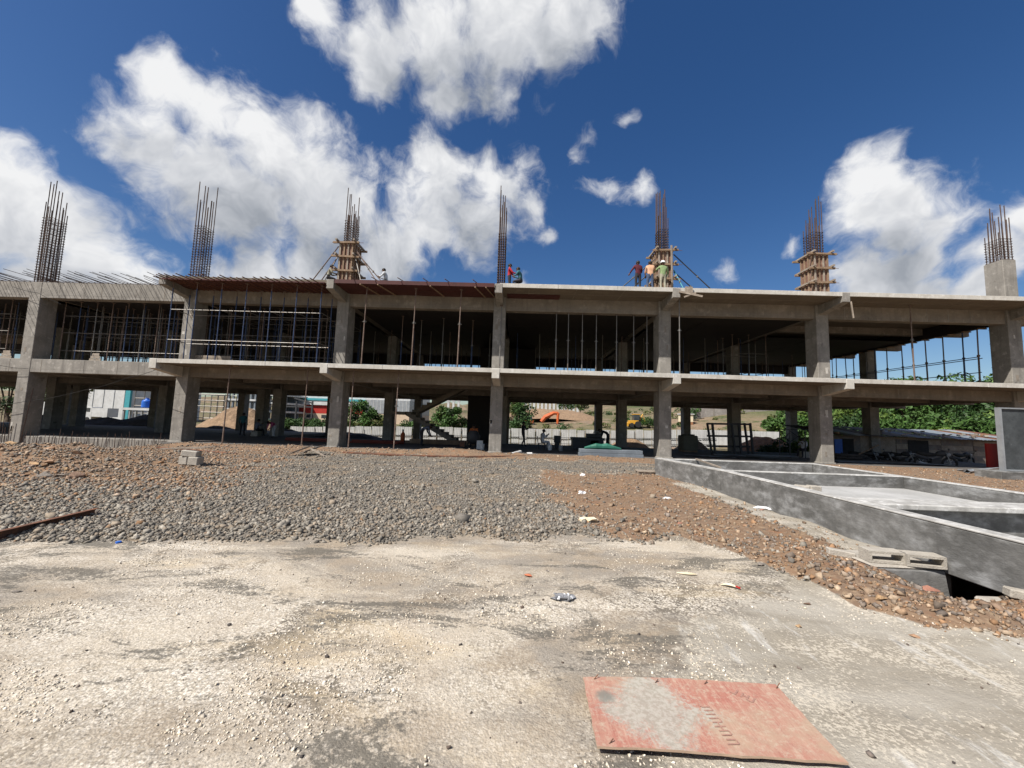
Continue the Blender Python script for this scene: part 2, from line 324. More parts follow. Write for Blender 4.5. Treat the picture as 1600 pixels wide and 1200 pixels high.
def height(x, y):
    x = np.asarray(x, float); y = np.asarray(y, float)
    st = sst(-.05, .25, y-edge_y(x)); n = fbm(x, y, 1.1, 4, 1); n3 = fbm(x, y, .12, 3, 4)
    z = .02*(fbm(x, y, .8, 3, 2)-.5) + st*(.035 + .10*(n-.5))
    z += .030*(fbm(x, y, 3.0, 3, 7)-.5)*(1-sst(20, 30, y))
    z += .05*np.exp(-((x-4.2)/.6)**2)*np.exp(-((y-3.85)/.35)**2) + .08*np.exp(-((x-3.75)/.45)**2)*np.exp(-((y-5.2)/.9)**2)
    z -= .13*np.exp(-((x-4.75)/.35)**2)*np.exp(-((y-4.6)/.35)**2)
    z += .62*np.exp(-((x+13.3)/2.3)**2-((y-11.0)/1.7)**2)*(.75+.5*n)
    z += (.05+.22*(n-.3)*(n > .3))*np.exp(-((y-19.3)/.9)**2)*sst(-19, -17, x)*(1-sst(4, 6, x))
    z += .20*np.exp(-((x+3.2)/1.3)**2-((y-19.6)/.6)**2)
    z += .55*np.exp(-((x-25.8)/1.9)**2-((y-26.5)/1.6)**2)
    z -= (.75+.8*(1-sst(-27.5, -25, x)))*sst(15.6, 18.2, y)*(1-sst(-19.0, -16.6, x))*(1-sst(23, 26, y))            # dug-out strip before the left wing
    z = np.where((x > 4.50) & (x < 6.4) & (y > 4.46) & (y < 5.22), -.85, z)              # pit beside the tank
    z = np.where((x > 5.3) & (x < 9.8) & (y > 2.2) & (y < 13.6), -.9, z)                 # inside the tank
    bld = sst(20.7, 21.2, y)*(1-sst(30.6, 31.2, y))*sst(-46, -45, x)*(1-sst(27.2, 28.2, x))
    z = z*(1-bld) + bld*np.minimum(z, -.16)
    low = sst(30.4, 33.5, y)*sst(-60, -58, -np.abs(x))
    low = np.maximum(sst(30.4, 33.5, y), 0)
    z = z - low*1.25
    hill = sst(58, 120, y)*(sst(-30, 20, x)*5.2 + .6) + sst(120, 420, y)*(9 + 14*n3) + sst(25, 60, x)*sst(34, 70, y)*4.0
    z = z + hill + low*.9*(n3-.5)
    z = z - sst(22, 30, y)*.5*sst(18, 22, x)*(1-sst(40, 60, y))
    return z
def axis(parts):
    out = [parts[0][0]]
    for a, b, st in parts: out += list(np.linspace(a, b, max(2, int(round((b-a)/st))+1))[1:])
    return np.array(out)
gx = axis([(-1500,-400,220),(-400,-120,28),(-120,-46,6),(-46,-16,.6),(-16,-7,.2),(-7,6.6,.085),(6.6,14,.3),(14,34,.6),(34,120,6),(120,400,28),(400,1500,220)])
gy = axis([(-300,-20,40),(-20,0.6,2),(.6,7.2,.075),(7.2,16,.16),(16,24,.25),(24,40,.7),(40,140,4),(140,500,20),(500,3000,250)])
GX, GY = np.meshgrid(gx, gy); GZ = height(GX, GY)
nx, ny = len(gx), len(gy)
me = bpy.data.meshes.new('ground')
idx = np.arange(nx*ny).reshape(ny, nx)
quads = np.stack([idx[:-1, :-1], idx[:-1, 1:], idx[1:, 1:], idx[1:, :-1]], -1).reshape(-1, 4)
me.vertices.add(nx*ny); me.vertices.foreach_set('co', np.stack([GX, GY, GZ], -1).reshape(-1))
me.loops.add(quads.size); me.loops.foreach_set('vertex_index', quads.reshape(-1))
me.polygons.add(len(quads)); me.polygons.foreach_set('loop_start', np.arange(0, quads.size, 4)); me.polygons.foreach_set('loop_total', np.full(len(quads), 4))
me.polygons.foreach_set('use_smooth', np.ones(len(quads), bool)); me.update(calc_edges=True)
zg, zb, zp = zones(GX, GY); far = sst(33, 45, GY)
ca = me.color_attributes.new('zone', 'FLOAT_COLOR', 'POINT')
ca.data.foreach_set('color', np.stack([zg, zb, zp, far], -1).reshape(-1).astype(np.float32))
ground = bpy.data.objects.new('ground', me); COL.objects.link(ground); tag(ground, kind='structure')

def ground_material():
    m = bpy.data.materials.new('ground_surface'); m.use_nodes = True; nt = m.node_tree; L = nt.links; bs = nt.nodes['Principled BSDF']; bs.inputs['Roughness'].default_value = .95; bs.inputs['Specular IOR Level'].default_value = .15
    pos = N(nt, 'ShaderNodeNewGeometry').outputs['Position']; at = N(nt, 'ShaderNodeAttribute', attribute_name='zone')
    sep = N(nt, 'ShaderNodeSeparateColor'); L.new(at.outputs['Color'], sep.inputs[0])
    def noise(sc, det=6, ro=.6, vec=pos, dist=0):
        n = N(nt, 'ShaderNodeTexNoise'); n.inputs['Scale'].default_value = sc; n.inputs['Detail'].default_value = det; n.inputs['Roughness'].default_value = ro; n.inputs['Distortion'].default_value = dist; L.new(vec, n.inputs['Vector']); return n.outputs['Fac']
    def ramp(f, lo, hi):
        r = N(nt, 'ShaderNodeMapRange', interpolation_type='SMOOTHSTEP'); L.new(f, r.inputs[0]); r.inputs[1].default_value = lo; r.inputs[2].default_value = hi; return r.outputs[0]
    def mix(f, a, b):
        x = N(nt, 'ShaderNodeMix', data_type='RGBA')
        for s, val in ((0, f), (6, a), (7, b)):
            if isinstance(val, (tuple, list)): x.inputs[s].default_value = (*val[:3], 1)
            elif isinstance(val, (int, float)): x.inputs[s].default_value = val
            else: L.new(val, x.inputs[s])
        return x.outputs[2]
    st = N(nt, 'ShaderNodeMapping'); st.inputs['Scale'].default_value = (.55, 1.5, 1); st.inputs['Rotation'].default_value = (0, 0, radians(18)); L.new(pos, st.inputs[0])
    dirt = mix(ramp(noise(6, 5), .35, .65), (.155, .135, .105), (.115, .10, .082))
    cream = mix(ramp(noise(.9, 5), .35, .65), (.49, .43, .345), (.42, .355, .27))
    cream = mix(math_n(nt, 'MULTIPLY', ramp(noise(.75, 6, .62, st.outputs[0]), .50, .64), .65), cream, (.33, .265, .195))     # tyre-rolled, worn streaks
    cream = mix(math_n(nt, 'MULTIPLY', ramp(noise(48, 6, .75), .44, .66), .62), cream, (.28, .24, .185)); cream = mix(math_n(nt, 'MULTIPLY', ramp(noise(33, 6, .75), .52, .68), .7), cream, (.60, .545, .46))
    vc = N(nt, 'ShaderNodeTexVoronoi'); vc.inputs['Scale'].default_value = 62; L.new(pos, vc.inputs['Vector']); sv = N(nt, 'ShaderNodeSeparateColor'); L.new(vc.outputs['Color'], sv.inputs[0])
    chip = mix(sv.outputs[1], (.42, .365, .285), (.67, .615, .53))
    zb_ = sep.outputs[2]; tr_ = math_n(nt, 'MULTIPLY', math_n(nt, 'MULTIPLY', zb_, math_n(nt, 'SUBTRACT', 1.0, zb_)), 1.5)
    gap = math_n(nt, 'ADD', ramp(noise(1.05, 7, .68, dist=.5), .50, .64), tr_)
    cov = math_n(nt, 'SUBTRACT', .99, math_n(nt, 'MULTIPLY', gap, .92))
    chm = math_n(nt, 'MULTIPLY', ramp(math_n(nt, 'SUBTRACT', cov, sv.outputs[0]), -.03, .05), math_n(nt, 'SUBTRACT', 1.0, math_n(nt, 'MULTIPLY', ramp(vc.outputs['Distance'], .45, .68), .5)))
    chips = mix(chm, dirt, chip)
    smooth_ = math_n(nt, 'MULTIPLY', ramp(math_n(nt, 'ADD', noise(.62, 6, .65, dist=.5), math_n(nt, 'MULTIPLY_ADD', noise(24, 5, .7), .36, -.18)), .38, .60), .88)
    dust = mix(math_n(nt, 'MULTIPLY', smooth_, math_n(nt, 'SUBTRACT', 1.0, math_n(nt, 'MULTIPLY', tr_, 2.2, clamp=True), clamp=True)), chips, cream)
    dust = mix(math_n(nt, 'MULTIPLY', ramp(noise(.8, 6, .6, st.outputs[0], .7), .52, .66), .45), dust, (.50, .395, .25))
    worn = math_n(nt, 'MULTIPLY', ramp(math_n(nt, 'ADD', noise(.42, 7, .66, st.outputs[0], .8), math_n(nt, 'MULTIPLY_ADD', noise(40, 5, .75), .34, -.17)), .43, .58), .78)
    dust = mix(worn, dust, mix(ramp(noise(1.9, 6), .4, .6), (.255, .205, .15), (.205, .18, .15)))
    dust = mix(math_n(nt, 'MULTIPLY', ramp(math_n(nt, 'ADD', noise(1.25, 7, .7, st.outputs[0], .6), math_n(nt, 'MULTIPLY_ADD', noise(30, 5, .75), .42, -.21)), .53, .60), .85), dust, (.115, .104, .086))
    pk = mix(ramp(noise(1.1, 6, .62, st.outputs[0]), .38, .66), (.255, .225, .178), (.345, .315, .265))
    pk = mix(ramp(noise(.8, 7, .7), .54, .66), pk, (.215, .19, .155))
    thr2 = math_n(nt, 'ADD', noise(1.7, 5), math_n(nt, 'MULTIPLY', math_n(nt, 'SUBTRACT', noise(38, 5, .7), .5), 1.5))
    pk = mix(math_n(nt, 'MULTIPLY', ramp(thr2, .56, .68), .8), pk, (.50, .445, .36))
    st2 = N(nt, 'ShaderNodeMapping'); st2.inputs['Scale'].default_value = (2.6, .8, 1); st2.inputs['Rotation'].default_value = (0, 0, radians(-52)); L.new(pos, st2.inputs[0])
    pk = mix(math_n(nt, 'MULTIPLY', ramp(noise(1.6, 8, .72, st2.outputs[0]), .55, .66), .6), pk, (.52, .50, .46)); pk = mix(math_n(nt, 'MULTIPLY', ramp(noise(2.1, 8, .75, st2.outputs[0]), .60, .68), .7), pk, (.15, .14, .125))
    gr = mix(ramp(noise(22, 5), .3, .7), (.10, .09, .076), (.19, .172, .145))
    gr = mix(math_n(nt, 'MULTIPLY', ramp(noise(1.1, 6), .44, .66), .75), gr, (.24, .18, .12))
    bn = mix(ramp(noise(1.3, 6), .35, .65), (.205, .128, .078), (.165, .115, .08))
    bn = mix(ramp(noise(14, 6), .45, .7), bn, (.27, .195, .128)); bn = mix(math_n(nt, 'MULTIPLY', ramp(noise(2.6, 5), .55, .68), .7), bn, (.225, .112, .058))
    farc = mix(ramp(noise(.06, 6), .4, .6), (.13, .115, .06), (.22, .155, .105)); farc = mix(ramp(noise(.33, 8, .7), .5, .62), farc, (.055, .07, .025)); farc = mix(ramp(noise(.9, 8, .75), .52, .66), farc, (.20, .17, .13)); farc = mix(ramp(noise(2.2, 8, .75), .52, .64), farc, (.075, .07, .04))
    sx_ = N(nt, 'ShaderNodeSeparateXYZ'); L.new(pos, sx_.inputs[0]); farc = mix(math_n(nt, 'MULTIPLY', ramp(sx_.outputs[0], 42, 66), .85), farc, mix(ramp(noise(.5, 6), .4, .6), (.03, .055, .015), (.06, .095, .025)))
    jit = math_n(nt, 'MULTIPLY_ADD', noise(9, 5, .65), 1.1, -.55)
    fz = lambda s: ramp(math_n(nt, 'ADD', s, jit), .40, .60)
    c = mix(fz(sep.outputs[2]), dust, pk); c = mix(fz(sep.outputs[0]), c, gr); c = mix(fz(sep.outputs[1]), c, bn); c = mix(at.outputs['Alpha'], c, farc)
    L.new(c, bs.inputs['Base Color'])
    vo = N(nt, 'ShaderNodeTexVoronoi'); vo.inputs['Scale'].default_value = 75; L.new(pos, vo.inputs['Vector'])
    hsum = math_n(nt, 'ADD', math_n(nt, 'MULTIPLY', vo.outputs['Distance'], -.35), math_n(nt, 'ADD', math_n(nt, 'MULTIPLY', noise(30, 6, .7), 1.0), math_n(nt, 'MULTIPLY', noise(7, 5), 1.6)))
    b = N(nt, 'ShaderNodeBump'); b.inputs['Strength'].default_value = .6; b.inputs['Distance'].default_value = .02; L.new(hsum, b.inputs['Height']); L.new(b.outputs[0], bs.inputs['Normal'])
    return m
me.materials.append(ground_material())

# ------------------------------------------------------------------ loose stones as real geometry
def stone_material():
    m = bpy.data.materials.new('loose_stone'); m.use_nodes = True; nt = m.node_tree; bs = nt.nodes['Principled BSDF']; bs.inputs['Roughness'].default_value = .9; bs.inputs['Specular IOR Level'].default_value = .2
    at = N(nt, 'ShaderNodeAttribute', attribute_name='col'); n = N(nt, 'ShaderNodeTexNoise'); n.inputs['Scale'].default_value = 45; n.inputs['Detail'].default_value = 4
    g = N(nt, 'ShaderNodeNewGeometry'); nt.links.new(g.outputs['Position'], n.inputs['Vector'])
    h = N(nt, 'ShaderNodeHueSaturation'); nt.links.new(at.outputs['Color'], h.inputs['Color']); nt.links.new(math_n(nt, 'MULTIPLY_ADD', n.outputs['Fac'], .9, .55), h.inputs['Value']); nt.links.new(h.outputs[0], bs.inputs['Base Color'])
    return m
STONE = stone_material()
_t = (1+5**.5)/2
ICO_V = np.array([(-1,_t,0),(1,_t,0),(-1,-_t,0),(1,-_t,0),(0,-1,_t),(0,1,_t),(0,-1,-_t),(0,1,-_t),(_t,0,-1),(_t,0,1),(-_t,0,-1),(-_t,0,1)])/1.9
ICO_F = np.array([(0,11,5),(0,5,1),(0,1,7),(0,7,10),(0,10,11),(1,5,9),(5,11,4),(11,10,2),(10,7,6),(7,1,8),(3,9,4),(3,4,2),(3,2,6),(3,6,8),(3,8,9),(4,9,5),(2,4,11),(6,2,10),(8,6,7),(9,8,1)])
OCT_V = np.array([(1,0,0),(-1,0,0),(0,1,0),(0,-1,0),(0,0,1),(0,0,-1)], float); OCT_F = np.array([(0,2,4),(2,1,4),(1,3,4),(3,0,4),(2,0,5),(1,2,5),(3,1,5),(0,3,5)])
CUB_V = np.array([(-1,-1,-1),(1,-1,-1),(1,1,-1),(-1,1,-1),(-1,-1,1),(1,-1,1),(1,1,1),(-1,1,1)])*.66
CUB_F = np.array([(0,3,2),(0,2,1),(4,5,6),(4,6,7),(0,1,5),(0,5,4),(1,2,6),(1,6,5),(2,3,7),(2,7,6),(3,0,4),(3,4,7)])
def rand_rot(n):
    q = RNG.normal(size=(n, 4)); q /= np.linalg.norm(q, axis=1)[:, None]; w, x, y, z = q.T
    return np.stack([1-2*(y*y+z*z),2*(x*y-z*w),2*(x*z+y*w),2*(x*y+z*w),1-2*(x*x+z*z),2*(y*z-x*w),2*(x*z-y*w),2*(y*z+x*w),1-2*(x*x+y*y)], -1).reshape(n, 3, 3)
def stones(name, xy, size, cols, base='ico', flat=.62, sink=.25):
    BV, BF = {'ico': (ICO_V, ICO_F), 'cub': (CUB_V, CUB_F), 'oct': (OCT_V, OCT_F)}[base]; n = len(xy)
    jit = 1+.95*(RNG.random((n, len(BV), 3))-.5); P = BV[None]*jit*np.stack([RNG.uniform(.75, 1.3, n), RNG.uniform(.65, 1.1, n), RNG.uniform(.45, .85, n)], -1)[:, None, :]
    P = np.einsum('nij,nvj->nvi', rand_rot(n), P); P[..., 2] *= flat+.3
    P *= size[:, None, None]*.5
    z = height(xy[:, 0], xy[:, 1]); c = np.stack([xy[:, 0], xy[:, 1], z+size*(.28-sink*.5)], -1); P += c[:, None, :]
    Fc = BF[None]+(np.arange(n)*len(BV))[:, None, None]; Fc = Fc.reshape(-1, 3)
    me = bpy.data.meshes.new(name); me.vertices.add(n*len(BV)); me.vertices.foreach_set('co', P.reshape(-1)); me.loops.add(Fc.size); me.loops.foreach_set('vertex_index', Fc.reshape(-1))
    me.polygons.add(len(Fc)); me.polygons.foreach_set('loop_start', np.arange(0, Fc.size, 3)); me.polygons.foreach_set('loop_total', np.full(len(Fc), 3)); me.update(calc_edges=True)
    a = me.color_attributes.new('col', 'FLOAT_COLOR', 'POINT'); cc = np.concatenate([cols, np.ones((n, 1))], 1).repeat(len(BV), 0); a.data.foreach_set('color', cc.reshape(-1).astype(np.float32))
    me.materials.append(STONE); o = bpy.data.objects.new(name, me); COL.objects.link(o); return o
def pick(pal, n, var=.22):
    p = np.array(pal)[RNG.integers(0, len(pal), n)]; return np.clip(p*(1+var*RNG.normal(size=(n, 1))), .01, .9)
def scatter(n, y0, y1, dens, umin=-1.4, umax=1.4):      # evenly dense per pixel: more points near the camera, kept where dens says so
    y = y0*(y1/y0)**RNG.random(n); x = RNG.uniform(umin, umax, n)*y
    keep = RNG.random(n) < dens(x, y); return np.stack([x[keep], y[keep]], -1)
def in_tank(x, y): return ((x > 5.1) & (x < 10.1) & (y > 2.0) & (y < 13.9)) | ((x > 4.35) & (x < 5.3) & (y > 4.36) & (y < 5.75))
GREYS = [(.225,.202,.168),(.175,.157,.131),(.27,.242,.20),(.135,.121,.103),(.24,.196,.148)]
BROWNS = [(.25,.165,.103),(.19,.13,.09),(.30,.215,.145),(.235,.18,.132),(.175,.138,.108),(.265,.155,.085),(.35,.265,.185),(.195,.16,.132)]
PALES = [(.62,.55,.45),(.70,.64,.55),(.55,.47,.36),(.66,.58,.46),(.48,.42,.34)]
def d_grey(x, y):
    g, b, p = zones(x, y); return np.where(in_tank(x, y) | (y > 20.6), 0, np.clip(g*1.2, 0, 1)+.05*b+.35*b*(x < -3))
def d_brown(x, y):
    g, b, p = zones(x, y); return np.where(in_tank(x, y) | (y > 20.6), 0, np.clip(b*1.1, 0, 1)*(.55+.3*(x < -3))+.02*g)
def d_pale(x, y):
    g, b, p = zones(x, y); n = fbm(x, y, 1.3, 4, 31); return np.clip((1-g-b)*(1-.80*p), 0, 1)*sst(.44, .60, n)*(~in_tank(x, y))
def d_edge(x, y):
    d = y-edge_y(x); return np.exp(-((d+.05)/.16)**2)*(~in_tank(x, y))
xy = scatter(120000, 4.6, 20.5, d_grey); s = RNG.lognormal(np.log(.036), .40, len(xy))
tag(stones('grey_gravel', xy, s, pick(GREYS, len(xy), .18), 'cub'), 'dark grey crushed stone spread in a wide band before the building', 'gravel', kind='stuff')
xy = scatter(84000, 3.3, 20.5, d_brown); s = np.clip(RNG.lognormal(np.log(.027), .55, len(xy))*(1+.5*(xy[:, 0] < -5)), .010, .12)
tag(stones('brown_rubble', xy, s, pick(BROWNS, len(xy), .2), 'cub'), 'reddish brown broken rubble between the gravel and the tank wall', 'rubble', kind='stuff')
xy = np.concatenate([scatter(60000, 1.7, 6.6, d_pale), scatter(9000, 3.2, 7, d_edge)]); s = np.clip(RNG.lognormal(np.log(.0105), .42, len(xy)), .004, .032)
tag(stones('pale_chippings', xy, s, pick(PALES, len(xy), .12), 'oct'), 'fine pale stone chippings scattered over the dusty foreground', 'chippings', kind='stuff')
xy = scatter(420, 1.8, 6.0, lambda x, y: np.where(in_tank(x, y), 0, .6)); s = np.clip(RNG.lognormal(np.log(.014), .5, len(xy)), .006, .04)
tag(stones('dark_pebbles', xy, s, pick([(.07,.06,.055),(.10,.075,.06),(.16,.13,.11)], len(xy), .2), 'cub'), 'stray dark pebbles scattered over the pale dust', 'pebbles', kind='stuff')

# ================================================================== the concrete frame
CX = [-27.4, -18.5, -9.9, -1.2, 7.84, 16.33, 26.55]
D0, CW, CD = 21.6, .66, .90
Y2, Y3 = 30.4, 39.2
Z1, Z2 = 4.30, 8.70
EDGEY = 20.0
bld = empty('concrete_building', (0, D0, 0), 'two storey bare concrete frame building under construction with cantilevered floor slabs', 'building')
def part(mb, name, m, bevel=.012, parent=bld, **k): return mb.obj(name, m, parent, bevel=bevel, **k)
cols = []
for i, x in enumerate(CX):
    top = 11.35 if i == 6 else Z2-.03
    base = -1.6 if i == 0 else -.3
    w = CW if i != 6 else .72
    mb = MB().box(x-w/2, x+w/2, D0, D0+CD, base, top)
    c = part(mb, 'column', M['column_concrete'], .02); cols.append(c)
    if i not in (0,): part(MB().box(x-w/2-.05, x+w/2+.05, D0-.05, D0+CD+.05, -.3, .06), 'column_starter', M['column_concrete'], .02)
for i, x in enumerate(CX):
    for Y, b in ((Y2, -.3), (Y3, -2.0)):
        part(MB().box(x-CW/2, x+CW/2, Y, Y+.75, b, Z2-.25), 'column', M['column_concrete'], 0)
for x, y in ((-36.2, D0), (-36.2, Y2), (-40.5, 36.0), (-21.6, 33.2), (-45, Y2), (-36.2, Y3), (-45, Y3), (-52, 46.)):
    part(MB().box(x-CW/2, x+CW/2, y, y+.8, -2, Z2-.25), 'column', M['column_concrete'], 0)
# floor slabs
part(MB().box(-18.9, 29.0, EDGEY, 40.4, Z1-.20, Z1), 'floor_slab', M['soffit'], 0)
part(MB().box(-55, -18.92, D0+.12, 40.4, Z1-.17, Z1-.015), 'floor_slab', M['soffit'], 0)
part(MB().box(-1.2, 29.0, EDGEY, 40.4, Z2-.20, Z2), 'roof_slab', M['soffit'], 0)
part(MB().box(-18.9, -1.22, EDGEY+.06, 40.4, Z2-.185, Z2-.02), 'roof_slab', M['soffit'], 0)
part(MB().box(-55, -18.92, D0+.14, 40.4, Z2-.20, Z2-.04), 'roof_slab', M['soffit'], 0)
# pale slab edge strips, cast bay by bay
def edge_strip(x0, x1, z, h=.205):
    n = max(1, int((x1-x0)/2.9)); xs = np.linspace(x0, x1, n+1)
    for a, b in zip(xs[:-1], xs[1:]):
        j = random.uniform(-.006, .006); part(MB().box(a+.004, b-.004, EDGEY-.035+j, EDGEY+.03, z-h+j, z+.012+j), 'slab_edge', M['slab_edge'], .008)
edge_strip(-18.9, 29.0, Z1)
edge_strip(-1.15, 29.0, Z2)
# beams along the front and behind
def beam(x0, x1, y0, y1, z0, z1, m='concrete', bv=.012): part(MB().box(x0, x1, y0, y1, z0, z1), 'beam', M[m], bv)
xs = [-55]+CX+[29.0]
for z, dz in ((Z1, .74), (Z2, .93)):
    for i in range(len(xs)-1):
        a = xs[i]+(CW/2-.02 if i > 0 else 0); b = xs[i+1]-(CW/2-.02 if i < len(xs)-2 else 0)
        wing = i < 2
        beam(a, b, D0+(.10 if not wing else .02), D0+.55, z-dz, z-(.19 if not wing else .0), 'concrete' if not wing else 'column_concrete')
        for Y in (26.0, Y2+.15, 34.8, Y3+.15): beam(a, b, Y, Y+.4, z-(.62 if Y in (26.0, 34.8) else .72), z-.19, bv=0)
    for i, x in enumerate(CX):
        for y0, y1 in ((D0+CD-.02, Y2+.02), (Y2+.73, Y3+.02)): beam(x-.2, x+.2, y0, y1, z-.70, z-.185, bv=0)
        if i >= 1:      # tapering cantilever beam
            w = .19; xo = x + (.0 if i != 1 else -.19)
            mb = MB().prism([(EDGEY-.05, z-.50), (D0+.03, z-.74), (D0+.03, z-.17), (EDGEY-.05, z-.012)], 0, xo-w, xo+w)
            part(mb, 'cantilever_beam', M['slab_edge' if z == Z1 else 'column_concrete'], .012, recalc=True)
# ceiling panel joints left by the shutter boards on the cantilevers
for z in (Z1, Z2):
    for i in range(3 if z == Z2 else 1, 6):
        a, b = CX[i]+.35, CX[i+1]-.35
        for x in np.arange(a+1.2, b-.3, 2.44): part(MB().box(x, x+.03, EDGEY+.04, D0+.1, z-.212, z-.195), 'board_joint', M['concrete'], 0)
        part(MB().box(a, b, 20.85, 20.875, z-.211, z-.194), 'board_joint', M['concrete'], 0)
# fins and pour joints left by the shutters
for z, dz in ((Z1, .74), (Z2, .93)):
    for i in range(len(xs)-1):
        a_, b_ = xs[i]+.5, xs[i+1]-.5; wing = i < 2; yf = D0+(.10 if not wing else .02); x = a_+random.uniform(.2, 1.2)
        while x < b_:
            part(MB().box(x, x+random.uniform(.012, .03), yf-.006, yf+.01, z-dz+.004, z-(.215 if not wing else .03)), 'form_joint', M['concrete' if random.random() < .6 else 'column_concrete'], 0); x += random.choice((1.22, 1.22, 2.44, 1.8))+random.uniform(-.15, .15)
        part(MB().box(a_-.1, b_+.1, yf-.004, yf+.01, z-dz+.17, z-dz+.178), 'form_joint', M['column_concrete'], 0)
for i, x in enumerate(CX):
    w = CW if i != 6 else .72
    for z in (1.25+random.uniform(-.1, .1), 2.5+random.uniform(-.1, .1), 3.42, 5.5+random.uniform(-.1, .1), 6.75+random.uniform(-.1, .1), 7.6): part(MB().box(x-w/2-.005, x+w/2+.005, D0-.005, D0+CD+.005, z, z+random.uniform(.012, .03)), 'pour_joint', M['column_concrete'], 0)
    for k in range(5):
        xx = x+random.uniform(-.28, .22); z = random.choice((.5, 1.6, 2.6, 4.8, 5.8, 6.9))+random.uniform(-.2, .2); part(MB().obox((xx, D0-.001, z), (random.uniform(.05, .16), .012, random.uniform(.08, .4)), (0, random.uniform(-.15, .15), 0)), 'mortar_patch', M['slab_edge' if k % 2 else 'concrete'], 0)
# ground floor slab and plinth beams
part(MB().box(-18.6, 29.0, 20.75, 31.0, -.25, .0), 'ground_slab', M['floor_slab'], 0)
part(MB().box(-55, -18.62, D0+.6, 41.0, -.25, -.01), 'ground_slab', M['floor_slab'], 0)
part(MB().box(-27.05, -18.85, D0+.12, D0+.58, -.72, .05), 'plinth_beam', M['column_concrete'], .015)
part(MB().box(-55, -27.75, D0+.12, D0+.58, -.72, .05), 'plinth_beam', M['column_concrete'], .015)
# deep rear beam still boxed in its shutter
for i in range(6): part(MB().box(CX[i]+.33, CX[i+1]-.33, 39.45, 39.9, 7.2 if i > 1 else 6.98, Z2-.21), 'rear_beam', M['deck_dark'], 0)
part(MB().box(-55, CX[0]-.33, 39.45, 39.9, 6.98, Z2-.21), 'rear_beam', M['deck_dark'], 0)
# back wall cores, deep shade put into their near-black material, and staircase
part(MB().box(-3.95, -1.6, 31.2, 34.5, -.2, Z1-.2), 'stair_core', M['deck_dark'], 0)
part(MB().box(-3.4, 1.4, 34.0, 38.0, Z1, Z2-.3), 'stair_core', M['deck_dark'], 0)
stair = MB()
def flight(x0, x1, z0, z1, y0, y1, n=11):
    dx = (x1-x0)/n; dz = (z1-z0)/n; pts = []
    top = []
    for k in range(n): top += [(x0+dx*k, z0+dz*(k+1)), (x0+dx*(k+1), z0+dz*(k+1))]
    pts = [(x0, z0)]+top+[(x1, z1-.25), (x0+(dx*1.2), z0-.05)]
    mb = MB(); n_ = len(pts); vs = [(p[0], y, p[1]) for y in (y0, y1) for p in pts]
    fs = [(i, (i+1) % n_, n_+(i+1) % n_, n_+i) for i in range(n_)] + [tuple(range(n_-1, -1, -1)), tuple(range(n_, 2*n_))]
    mb.add(vs, fs); return mb
part(flight(-3.95, -8.0, .0, 2.15, 28.4, 29.7), 'stair_flight', M['concrete'], 0, recalc=True)
part(flight(-7.9, -4.0, 2.15, 4.25, 29.8, 31.1), 'stair_flight', M['concrete'], 0, recalc=True)
part(MB().box(-9.2, -7.95, 28.4, 31.1, 1.95, 2.14), 'stair_landing', M['concrete'], 0)

# ------------------------------------------------------------------ rebar
_bar = MB().tube((0, 0, 0), (0, 0, 1), 1.0, 5)
BARM = _bar.obj('rebar', M['rebar']); BAR_ME = BARM.data; bpy.data.objects.remove(BARM)
def bar_to(parent, a, b, r, name='rebar'):
    a, b = Vector(a), Vector(b); d = b-a
    o = link(name, BAR_ME, parent, a-wloc(parent)); o.rotation_euler = d.to_track_quat('Z', 'Y').to_euler(); o.scale = (r, r, d.length); return o
def cage(x, z0, ztie, ztop, w=.50, dp=.72, r=.024, lean=0.0):
    root = empty('rebar_cage', (x, D0+.08+dp/2, z0)); root.parent = bld; root.location = Vector((x, D0+.08+dp/2, z0))-wloc(bld)
    yc = D0+.08+dp/2; pts = []
    for k in range(4): pts += [(-w/2+w*k/3, -dp/2), (-w/2+w*k/3, dp/2)]
    for k in (1, 2, 3): pts += [(-w/2, -dp/2+dp*k/4), (w/2, -dp/2+dp*k/4)]
    for k, (px, py) in enumerate(pts):
        L = ztop - random.choice((0, .25, .9, 1.1, 1.35, 1.6)) - random.uniform(0, .35)
        bar_to(root, (x+px, yc+py, z0-.1), (x+px+random.uniform(-.025, .025)+lean, yc+py+random.uniform(-.025, .025), L), r)
    z = z0+.08; k = 0
    while z < ztie:
        mb = MB(); q = .035; w2, d2 = w/2+q, dp/2+q
        P = [(x-w2, yc-d2, z), (x+w2, yc-d2, z), (x+w2, yc+d2, z), (x-w2, yc+d2, z)]
        j = random.uniform(-.02, .02)
        P = [(a, b, c+j*(1 if i % 2 else -1)) for i, (a, b, c) in enumerate(P)]
        for i in range(4): mb.tube(P[i], P[(i+1) % 4], .015, 4)
        mb.tube((x-w/6, yc-d2, z), (x-w/6, yc+d2, z), .010, 4); mb.tube((x+w/6, yc-d2, z), (x+w/6, yc+d2, z), .010, 4)
        mb.obj('stirrup', M['rebar'], root); z += .15+random.uniform(-.015, .015)
    return root
cage(CX[0], Z2-.1, 12.6, 14.75); cage(CX[1], Z2, 12.3, 15.1, w=.46); cage(CX[2], 11.0, 12.75, 14.85, w=.46)
cage(CX[3], Z2, 12.3, 15.2, w=.34, r=.024); cage(CX[4], 11.1, 12.7, 15.25, w=.42); cage(CX[5], 11.1, 12.75, 14.95, w=.50); cage(CX[6], 11.3, 12.6, 14.9, w=.56)
